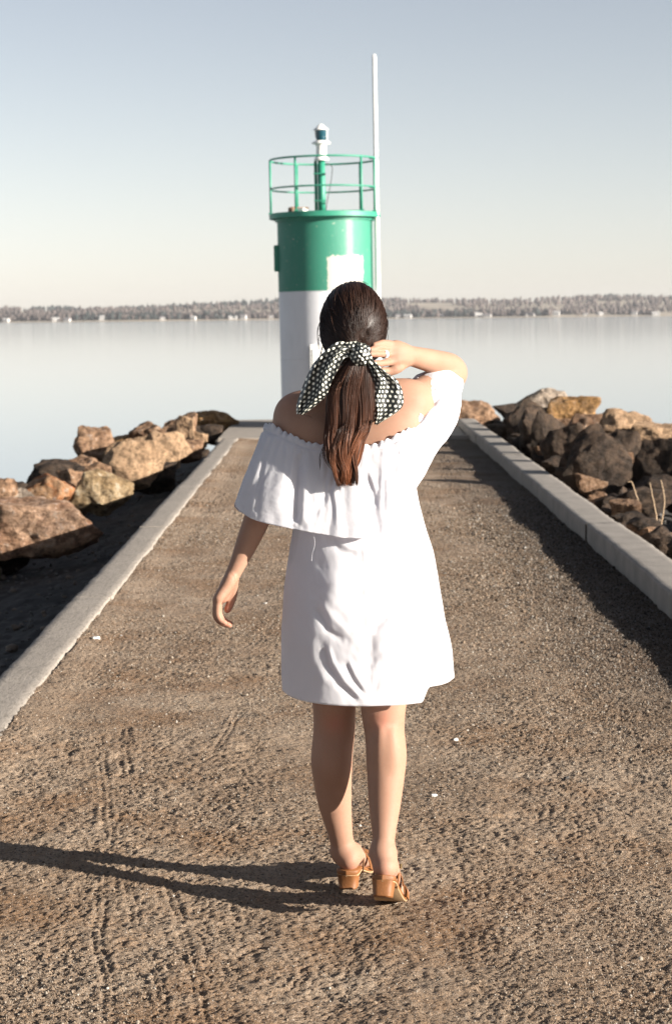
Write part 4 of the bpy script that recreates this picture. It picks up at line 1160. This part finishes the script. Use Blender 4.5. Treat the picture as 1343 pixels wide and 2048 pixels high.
FLd = [([(598, 905), (594, 960), (590, 1050)], 8, -.020), ([(575, 920), (560, 980), (548, 1040)], 18, .012), ([(612, 930), (608, 1000), (606, 1055)], 10, .012),
       ([(620, 890), (640, 950), (650, 1010)], 8, -.006), ([(680, 900), (670, 960), (640, 1010), (625, 1040)], 7, -.007), ([(730, 950), (745, 985), (749, 1015)], 5, -.008), ([(738, 940), (754, 985)], 5, .006),
       ([(760, 900), (770, 960), (778, 1030)], 8, .006), ([(810, 880), (822, 930), (815, 980)], 8, -.007), ([(836, 830), (862, 812), (895, 775)], 6, -.02), ([(838, 870), (866, 850), (890, 835)], 6, -.018), ([(800, 905), (815, 960), (820, 1000)], 6, -.016), ([(862, 775), (880, 765), (905, 760)], 5, -.012), ([(500, 940), (490, 1000)], 10, .006), ([(530, 890), (520, 960), (512, 1030)], 7, -.007),
       ([(860, 760), (872, 790), (868, 830)], 6, -.007), ([(885, 752), (900, 790), (893, 840)], 7, -.006)]
Dd = D.reshape(-1) + fold_disp(Vf2, FLd, frontf)
Vf2 = Vf2 + nf.reshape(-1, 3) * Dd[:, None]
# frill edge waves up and down as well
Vf2[:, 2] += (.0045 * np.clip(1 - Vv_ / el, 0, 1) * (g2 + .5 * np.roll(g1, 3, 1))).reshape(-1)
flo = link('flounce', pymesh('flounce', Vf2 - PO, grid_faces(nv, nu, True)[:, ::-1], np.stack([U_.reshape(-1), Vv_.reshape(-1) * .3], -1)), M_cot, WOMAN)
flo['label'] = 'wide gathered off-shoulder flounce of the white dress'
md = flo.modifiers.new('thickness', 'SOLIDIFY'); md.thickness = .0016; md.offset = 0
th_p = spline([P(628, 1074, 4.845), P(629, 1090, 4.843), P(624, 1108, 4.846), P(623, 1122, 4.848)], 16) - PO
tube('loose_thread', th_p, .0004, M_cot, WOMAN, 5)

# ------------------------------------------------------------------ sandals
M_lea = simple('tan_leather', (.20, .075, .020), .62, .22, 30, .15, 200)
M_sole = simple('cork_sole', (.36, .23, .12), .8, .15, 60)
M_dkl = simple('dark_leather_lining', (.10, .045, .02), .6)


def loft_outline(m, outline, zb, zt, name, mat, parent):
    """outline: (y, half width left, half width right); zb / zt: functions of y"""
    o = np.array(outline, float); y = np.linspace(o[0, 0], o[-1, 0], 48)
    wl_ = np.interp(y, o[:, 0], o[:, 1]); wr_ = np.interp(y, o[:, 0], o[:, 2])
    e = np.sqrt(np.clip(np.minimum(y - o[0, 0], o[-1, 0] - y) / .018, 0, 1) * (2 - np.clip(np.minimum(y - o[0, 0], o[-1, 0] - y) / .018, 0, 1)))
    wl_, wr_ = wl_ * e, wr_ * e
    V = []
    for k in range(len(y)):
        b, t_ = zb(y[k]), zt(y[k]); bv = min(.002, (t_ - b) * .3)
        for (x, zz_) in ((-wl_[k] * .93, b), (-wl_[k], b + bv), (-wl_[k], t_ - bv), (-wl_[k] * .94, t_), (wr_[k] * .94, t_), (wr_[k], t_ - bv), (wr_[k], b + bv), (wr_[k] * .93, b)):
            V.append(T(m, (x, y[k], zz_)))
    return link(name, pymesh(name, np.array(V) - PO, grid_faces(len(y), 8, True)), mat, parent)


def strap(m, pts, w, name, mat, parent, th=.0028):
    """a leather band along local points; each (x, y, z), band width direction given by w=(dx,dy,dz)"""
    q = spline(pts, 40); w = np.array(w, float)
    if w.ndim == 1: w = np.tile(w, (40, 1))
    tg_ = np.gradient(q, axis=0); n = np.cross(tg_, w); n /= np.linalg.norm(n, axis=1)[:, None]
    V = np.stack([q - w / 2, q - w / 2 + n * th, q + w / 2 + n * th, q + w / 2], 1).reshape(-1, 3)
    V = np.array([T(m, p) for p in V])
    me = pymesh(name, V - PO, grid_faces(40, 4, True)); o = link(name, me, mat, parent); me.set_sharp_from_angle(angle=math.radians(40)); return o


foot_z = lambda y: .004 + .034 * (1 - smooth(.05, .165, y)) + .010 * smooth(.17, .25, y)
for m, s in ((FLm, -1), (FRm, 1)):
    sh = empty('sandal', (0, 0, 0)); sh.parent = WOMAN
    out = [(-.004, .029, .029), (.03, .032, .032), (.09, .028 if s > 0 else .031, .031 if s > 0 else .028), (.16, .043, .043), (.21, .040, .040), (.248, .026, .026)]
    loft_outline(m, out, lambda y: foot_z(y) + .0035, lambda y: foot_z(y) + .012 + .004 * (y < .03), 'footbed', M_lea, sh)
    loft_outline(m, out, lambda y: foot_z(y) - .001, lambda y: foot_z(y) + .0035, 'welt', M_sole, sh)
    # block heel, slightly tapering
    V = []; F = None; nn_ = 28
    for zz_, k in ((0, .80), (.004, .82), (.0042, .815), (.034, .93), (.041, .98)):
        for j in range(nn_):
            a_ = 2 * np.pi * j / nn_; cx, cy = math.cos(a_), math.sin(a_)
            V.append(T(m, (.031 * k * np.sign(cx) * abs(cx) ** .6, .028 + .033 * k * np.sign(cy) * abs(cy) ** .6 + .0, zz_)))
    V.append(T(m, (0, .028, 0))); F = grid_faces(5, nn_, True); j = np.arange(nn_)
    F = np.vstack([F, np.stack([(j + 1) % nn_, j, np.full(nn_, len(V) - 1), np.full(nn_, len(V) - 1)], -1)])
    me = quads_to_mesh('heel_block', np.array(V) - PO, F); ho = link('heel_block', me, M_lea, sh)
    # straps: wide band over the toes, crossed band over the instep, side band
    strap(m, [(-.043, .185, .012), (-.040, .185, .038), (-.015, .185, .058), (.015, .185, .056), (.040, .185, .036), (.043, .185, .012)], (0, .034, -.006), 'strap', M_lea, sh)
    strap(m, [(-.040, .135, .018), (-.036, .125, .050), (-.016, .115, .083), (.014, .110, .086), (.035, .120, .055), (.041, .135, .018)], (0, .026, -.012), 'strap', M_lea, sh)
    for q in (-1, 1):
        strap(m, [(q * .030, .085, .030), (q * .0335, .075, .055), (q * .0315, .080, .080), (q * .026, .098, .092)], (0, .016, .006), 'strap', M_dkl if q * s < 0 and s < 0 else M_lea, sh)
    bq = strap(m, [(s * .0345, .066, .086), (s * .0355, .074, .086), (s * .0355, .082, .086)], (0, .002, .012), 'buckle', NT('buckle_brass').set(Base_Color=(.5, .35, .15), Metallic=.9, Roughness=.35), sh)

# ------------------------------------------------------------------ hair
t = NT('dark_brown_hair'); 
hi = t.new('ShaderNodeUVMap'); hi.uv_map = 'UVMap'; sp = t.new('ShaderNodeSeparateXYZ', in_0=hi.outputs[0])
c1 = t.ramp(sp.outputs[1], [(0.0, (.010, .005, .0035)), (.42, (.022, .010, .006)), (.60, (.048, .019, .010)), (1.0, (.13, .050, .023))])  # browner towards the tips: sunlit look of the lower hair put into the colour
c2 = t.mix(sp.outputs[0], (.25, .25, .25), (1.9, 1.75, 1.6))
t.set(Base_Color=t.mix(1.0, c1, c2, 'MULTIPLY'), Roughness=.42, Specular_IOR_Level=.28)
M_hair = t.m
M_cap = NT('hair_under').set(Base_Color=(.014, .008, .006), Roughness=.55)
HC = P(706, 650, 4.993); HR = np.array((.0862, .105, .1125)); 
TIE = P(716, 706, 4.893)


def cap_pt(d):
    """surface of the sleek hair cap in direction d (unit): ellipsoid, fuller at the sides below"""
    d = d / np.linalg.norm(d, axis=-1)[..., None]
    r = 1 / np.sqrt((d[..., 0] / HR[0]) ** 2 + (d[..., 1] / HR[1]) ** 2 + (d[..., 2] / HR[2]) ** 2)
    low = np.clip(-d[..., 2], 0, 1)
    r = r * (1 + .06 * low * np.abs(d[..., 0]))
    return HC + d * r[..., None]


D0, F0 = _SPH[5]
Vc = cap_pt(D0) - (D0 * .003)
faceopen = (D0[:, 1] > .38) & (D0[:, 2] < .45)
Vc = np.where(faceopen[:, None], HC + (Vc - HC) * .72, Vc)
hair = link('hair', pymesh('hair', Vc - PO, F0, np.column_stack([np.full(len(Vc), .3), np.full(len(Vc), .1)])), M_cap, WOMAN)
hair['label'] = 'sleek dark brown hair gathered into a low ponytail'


def strands(name, paths, rad, uvx, uvy0, uvy1, parent):
    """paths (n, m, 3) -> thin three-sided strands"""
    n, m, _ = paths.shape
    tg_ = np.gradient(paths, axis=1); tg_ /= np.linalg.norm(tg_, axis=-1)[..., None] + 1e-9
    a_ = np.cross(tg_, np.array((.3, .1, .95))); a_ /= np.linalg.norm(a_, axis=-1)[..., None] + 1e-9; b_ = np.cross(tg_, a_)
    taper = np.ones(m); taper[-4:] = (.9, .75, .5, .15); R = rad[:, None] * taper[None]
    ang = np.array((0, 2.094, 4.189))
    V = paths[:, :, None] + R[..., None, None] * (a_[:, :, None] * np.cos(ang)[None, None, :, None] + b_[:, :, None] * np.sin(ang)[None, None, :, None])
    f = grid_faces(m, 3, True)
    F = (f[None] + (np.arange(n) * m * 3)[:, None, None]).reshape(-1, 4)
    vy = uvy0[:, None] + (uvy1 - uvy0)[:, None] * np.linspace(0, 1, m)[None]
    UV = np.stack([np.broadcast_to(uvx[:, None, None], (n, m, 3)), np.broadcast_to(vy[..., None], (n, m, 3))], -1).reshape(-1, 2)
    return link(name, pymesh(name, V.reshape(-1, 3) - PO, F, UV), M_hair, parent)


r = np.random.default_rng(31)
n, m = 4200, 14
# roots on the hairline, crown and nape
u = r.normal(size=(n * 4, 3)); u /= np.linalg.norm(u, axis=1)[:, None]
u = u[(u[:, 1] < .45) | (u[:, 2] > .5)]; u = u[u[:, 2] > -.92]; u = u[:n]
tdir = TIE - HC; td = tdir / HR; td /= np.linalg.norm(td)
uh = u / HR; uh /= np.linalg.norm(uh, axis=1)[:, None]
om = np.arccos(np.clip(uh @ td, -1, 1))
s = np.linspace(0, 1, m) ** .9
S = (np.sin((1 - s)[None] * om[:, None]) / np.sin(om)[:, None])[..., None] * uh[:, None] + (np.sin(s[None] * om[:, None]) / np.sin(om)[:, None])[..., None] * td
dirs = S * HR; lift = r.uniform(-.0005, .0022, n)[:, None] * np.sin(np.pi * s)[None] + .0018 * noise((S * 14).reshape(-1, 3), 1, 3).reshape(n, m) * np.sin(np.pi * s)[None] ** .5
pth = cap_pt(dirs); nd = dirs / np.linalg.norm(dirs, axis=-1)[..., None]
# ridge of gathered hair towards the knot
gz = .010 * np.exp(-(om[:, None] * (1 - s)[None] / .55) ** 2)
pth = pth + nd * (lift + gz)[..., None]
lock = noise(u * (1, 1, 1), 9, 4, 2) * .5 + .5
strands('hair_strands', pth, r.uniform(.0006, .0011, n), np.clip(lock * .7 + r.random(n) * .3, 0, 1), np.full(n, .1), r.uniform(.35, .62, n), hair)

# ponytail
cx_ = np.array([(716, 716, 4.880, 17, .018), (710, 745, 4.873, 36, .022), (702, 780, 4.870, 45, .024), (700, 815, 4.868, 46, .023), (697, 854, 4.862, 42, .021), (687, 885, 4.850, 36, .018), (683, 915, 4.843, 30, .015), (688, 943, 4.842, 19, .010), (692, 970, 4.842, 9, .006)])
n, m = 3600, 30
tq = np.linspace(0, 1, m); C5 = spline(cx_, m)
cl = np.array([P(a, b, c) for a, b, c, _, _ in C5]); hwid = C5[:, 3] * 4.87 * KY / F_PX; dep = C5[:, 4]
a0 = r.uniform(-1, 1, n); b0 = np.sqrt(1 - a0 ** 2) * np.sign(r.uniform(-.75, .25, n)) * r.uniform(.2, 1, n) ** .5
lk = (a0 * 6 + r.normal(size=n) * .5)                       # lock id, continuous
lw = noise(np.stack([lk, 0 * lk, 0 * lk], -1), 1, 9, 1)
off = a0[:, None] * hwid[None] * (1 + .12 * np.sin(lk * 2.1)[:, None] * tq[None]) + (.011 * tq ** 1.1)[None] * np.sin(tq[None] * 9 + lk[:, None] * 1.1) + (.010 * tq ** 4)[None] * np.sin(lk[:, None] * 2.7) + .003 * noise(np.stack([np.broadcast_to(lk[:, None], (n, m)), np.broadcast_to(tq * 5, (n, m)), np.zeros((n, m))], -1).reshape(-1, 3), 1, 6).reshape(n, m)
dpt = b0[:, None] * dep[None] * (1 + .35 * np.sin(lk * 1.7 + 4 * tq[None].repeat(n, 0).T).T if False else 1) 
dpt = b0[:, None] * dep[None] + .005 * np.sin(lk[:, None] * 2.3 + tq[None] * 6) * (tq[None] + .3)
pth = cl[None] + off[..., None] * np.array((1, 0, 0)) + dpt[..., None] * np.array((0, 1, 0))
end = r.uniform(.80, 1.02, n); end = np.where(r.random(n) < .25, r.uniform(.35, .9, n), end)
# each strand stops at its own length
idx = np.linspace(0, 1, m)[None] * end[:, None] * (m - 1); i0 = np.clip(np.floor(idx).astype(int), 0, m - 2); fr = (idx - i0)[..., None]
pth = np.take_along_axis(pth, i0[..., None], 1) * (1 - fr) + np.take_along_axis(pth, i0[..., None] + 1, 1) * fr
strands('ponytail', pth, r.uniform(.0007, .0012, n), np.clip(.5 + .5 * lw + r.uniform(-.25, .25, n), 0, 1), np.full(n, .42), .42 + .58 * end, hair)

# stray wisps
fl = r.choice(n if n < 3000 else 3000, 70)
ws = []
for k in range(90):
    v0 = r.normal(size=3); v0[1] = -abs(v0[1]) * .6; v0 /= np.linalg.norm(v0)
    if v0[2] < -.5: continue
    v1 = v0 * .55 + (td * HR / np.linalg.norm(td * HR)) * .45 + r.normal(size=3) * .12; v1 /= np.linalg.norm(v1)
    q = np.linspace(0, 1, 14)[:, None]; dd_ = v0 * (1 - q) + v1 * q
    ws.append(cap_pt(dd_) + dd_ * (.001 + r.uniform(.003, .009) * np.sin(np.pi * q * r.uniform(.5, 1))))
for k in range(70):
    t0 = r.uniform(.1, .9); q = np.linspace(0, 1, 14); i_ = np.clip((t0 + q * .25) * 29, 0, 29); base_ = np.stack([np.interp(i_, np.arange(30), cl[:, j]) for j in range(3)], -1)
    sd_ = r.choice((-1, 1)); base_[:, 0] += sd_ * (np.interp(i_, np.arange(30), hwid) * .95 + .010 * q * r.random()); base_[:, 1] -= .006 + .01 * q * r.random(); ws.append(base_)
for poly in [[(672, 860, 4.86), (652, 885, 4.85), (640, 912, 4.845), (639, 940, 4.845)], [(675, 870, 4.86), (660, 890, 4.85), (650, 915, 4.845)], [(740, 790, 4.87), (748, 820, 4.88), (752, 850, 4.88)], [(651, 620, 4.95), (638, 660, 4.95), (637, 700, 4.94)],
             [(645, 690, 4.95), (641, 710, 4.94), (645, 735, 4.93)], [(700, 568, 5.0), (716, 563, 5.0), (735, 570, 5.0)], [(606, 828, 4.86), (614, 830, 4.87), (622, 834, 4.88)]]:
    for k in range(5): ws.append(spline([P(a + r.normal() * 1.6, b + r.normal() * 1.6, c) for a, b, c in poly], 14))
ws = np.array(ws); strands('hair_wisps', ws, np.full(len(ws), .0006), r.random(len(ws)), np.full(len(ws), .25), np.full(len(ws), .55), hair)['kind'] = 'stuff'

# ------------------------------------------------------------------ polka dot scarf
t = NT('polka_dot_satin')
uvn = t.new('ShaderNodeUVMap'); uvn.uv_map = 'UVMap'
sp = t.new('ShaderNodeSeparateXYZ', in_0=uvn.outputs[0])
def dots(su, off):
    a_ = t.math('SUBTRACT', t.math('FRACT', t.math('ADD', t.math('MULTIPLY', sp.outputs[0], su), off)), .5)
    b_ = t.math('SUBTRACT', t.math('FRACT', t.math('ADD', t.math('MULTIPLY', sp.outputs[1], su / 1.732), off)), .5)
    return t.math('SQRT', t.math('ADD', t.math('POWER', a_, 2.0), t.math('POWER', t.math('MULTIPLY', b_, 1.732), 2.0)))
dm = t.math('MINIMUM', dots(71, 0.0), dots(71, .5))
dk = t.ramp(dm, [(.22, 1), (.27, 0)])
t.set(Base_Color=t.mix(dk, (.008, .010, .009), (.78, .76, .66)), Roughness=.42, Sheen_Weight=.22, Sheen_Roughness=.4, Specular_IOR_Level=.7)
t.b.inputs['Sheen Tint'].default_value = (.75, .8, .7, 1)
wb = t.noise(uvn.outputs[0], 900, 2, .5); t.bump(wb, .12, .001)
M_dot = t.m
SCF = tag(empty('hair_scarf', (0, 0, 0)), None); SCF.parent = WOMAN; SCF['label'] = 'black scarf with small white polka dots tied in a bow'


def cloth(name, Lp, Rp, Yl, Yr, nfold, amp, seed, name_uv=0.0):
    nu_, nv_ = 70, 110
    a_ = spline([(x, y, z) for (x, y), z in zip(Lp, Yl)], nv_); b_ = spline([(x, y, z) for (x, y), z in zip(Rp, Yr)], nv_)
    A_ = np.array([P(*q) for q in a_]); B_ = np.array([P(*q) for q in b_]); tt_ = np.linspace(0, 1, nv_)
    uu = np.linspace(0, 1, nu_)
    W = A_[:, None] * (1 - uu)[None, :, None] + B_[:, None] * uu[None, :, None]
    env = np.sin(np.pi * uu) ** .6
    tt2 = tt_[:, None]
    ph = nfold * 2 * np.pi * uu[None] + seed + 1.2 * np.sin(tt2 * 3 + seed) + 1.0 * noise(np.stack([np.broadcast_to(uu * 2, (nv_, nu_)), np.broadcast_to(tt2 * 3, (nv_, nu_)), np.zeros((nv_, nu_))], -1).reshape(-1, 3), 1, seed).reshape(nv_, nu_)
    W[..., 1] -= amp * env[None] * (.55 + np.sin(ph)) * smooth(0, .2, tt2) * (1 - .3 * tt2)
    W[..., 0] += .35 * amp * env[None] * np.cos(ph)
    # cloth-true texture coordinates
    du = np.linalg.norm(np.diff(W, axis=1), axis=-1).cumsum(1); du = np.concatenate([np.zeros((nv_, 1)), du], 1); du = du - du.mean(1, keepdims=True)
    dv = np.linalg.norm(np.diff(W.mean(1), axis=0), axis=-1).cumsum(); dv = np.concatenate([[0], dv])
    UV = np.stack([du, np.broadcast_to(dv[:, None], du.shape)], -1).reshape(-1, 2) + name_uv
    o = link(name, pymesh(name, W.reshape(-1, 3) - PO, grid_faces(nv_, nu_), UV), M_dot, SCF)
    md = o.modifiers.new('thickness', 'SOLIDIFY'); md.thickness = .0014; md.offset = 0
    return o


cloth('tail', [(706, 688), (676, 684), (649, 703), (625, 730), (607, 768), (594, 806), (593, 828)], [(706, 716), (688, 716), (674, 740), (662, 764), (652, 790), (634, 808), (606, 829)],
      [4.868, 4.862, 4.862, 4.870, 4.880, 4.885, 4.885], [4.868, 4.855, 4.850, 4.852, 4.856, 4.868, 4.880], 1.6, .011, 2)
cloth('tail', [(728, 722), (738, 740), (741, 765), (742, 785), (744, 815), (750, 848)], [(738, 712), (766, 740), (792, 760), (805, 788), (800, 818), (753, 849)],
      [4.862, 4.860, 4.862, 4.866, 4.872, 4.884], [4.862, 4.872, 4.885, 4.895, 4.895, 4.886], 1.5, .012, 5, .3)
# wrap round the gathered hair, and the knot itself
D1, F1 = _SPH[5]
def lump(name, c, R, seed, fa, uo, roll=0.0):
    n0 = noise(D1 * 1.6 + seed, 1.3, seed, 2); fold = np.abs(np.sin(D1[:, 0] * 5 + D1[:, 2] * 2.5 + seed + 1.5 * n0))
    V = D1 * np.array(R) * (1 + .10 * n0 + fa * (fold - .5))[:, None]
    ca, sa = math.cos(roll), math.sin(roll); V = np.stack([V[:, 0] * ca - V[:, 2] * sa, V[:, 1], V[:, 0] * sa + V[:, 2] * ca], -1)
    UV = np.stack([D1[:, 0] * R[0] * 1.25 + uo, D1[:, 2] * R[2] * 1.25 + uo], -1)
    return link(name, pymesh(name, V + c - PO, F1, UV), M_dot, SCF)
lump('knot', P(721, 711, 4.862), (.0255, .022, .0285), 3, .16, .11, .2)
lump('wrap', P(700, 694, 4.874), (.034, .018, .013), 7, .16, .51, .15)
lump('wrap', P(727, 697, 4.868), (.020, .018, .012), 9, .16, .81, -.5)
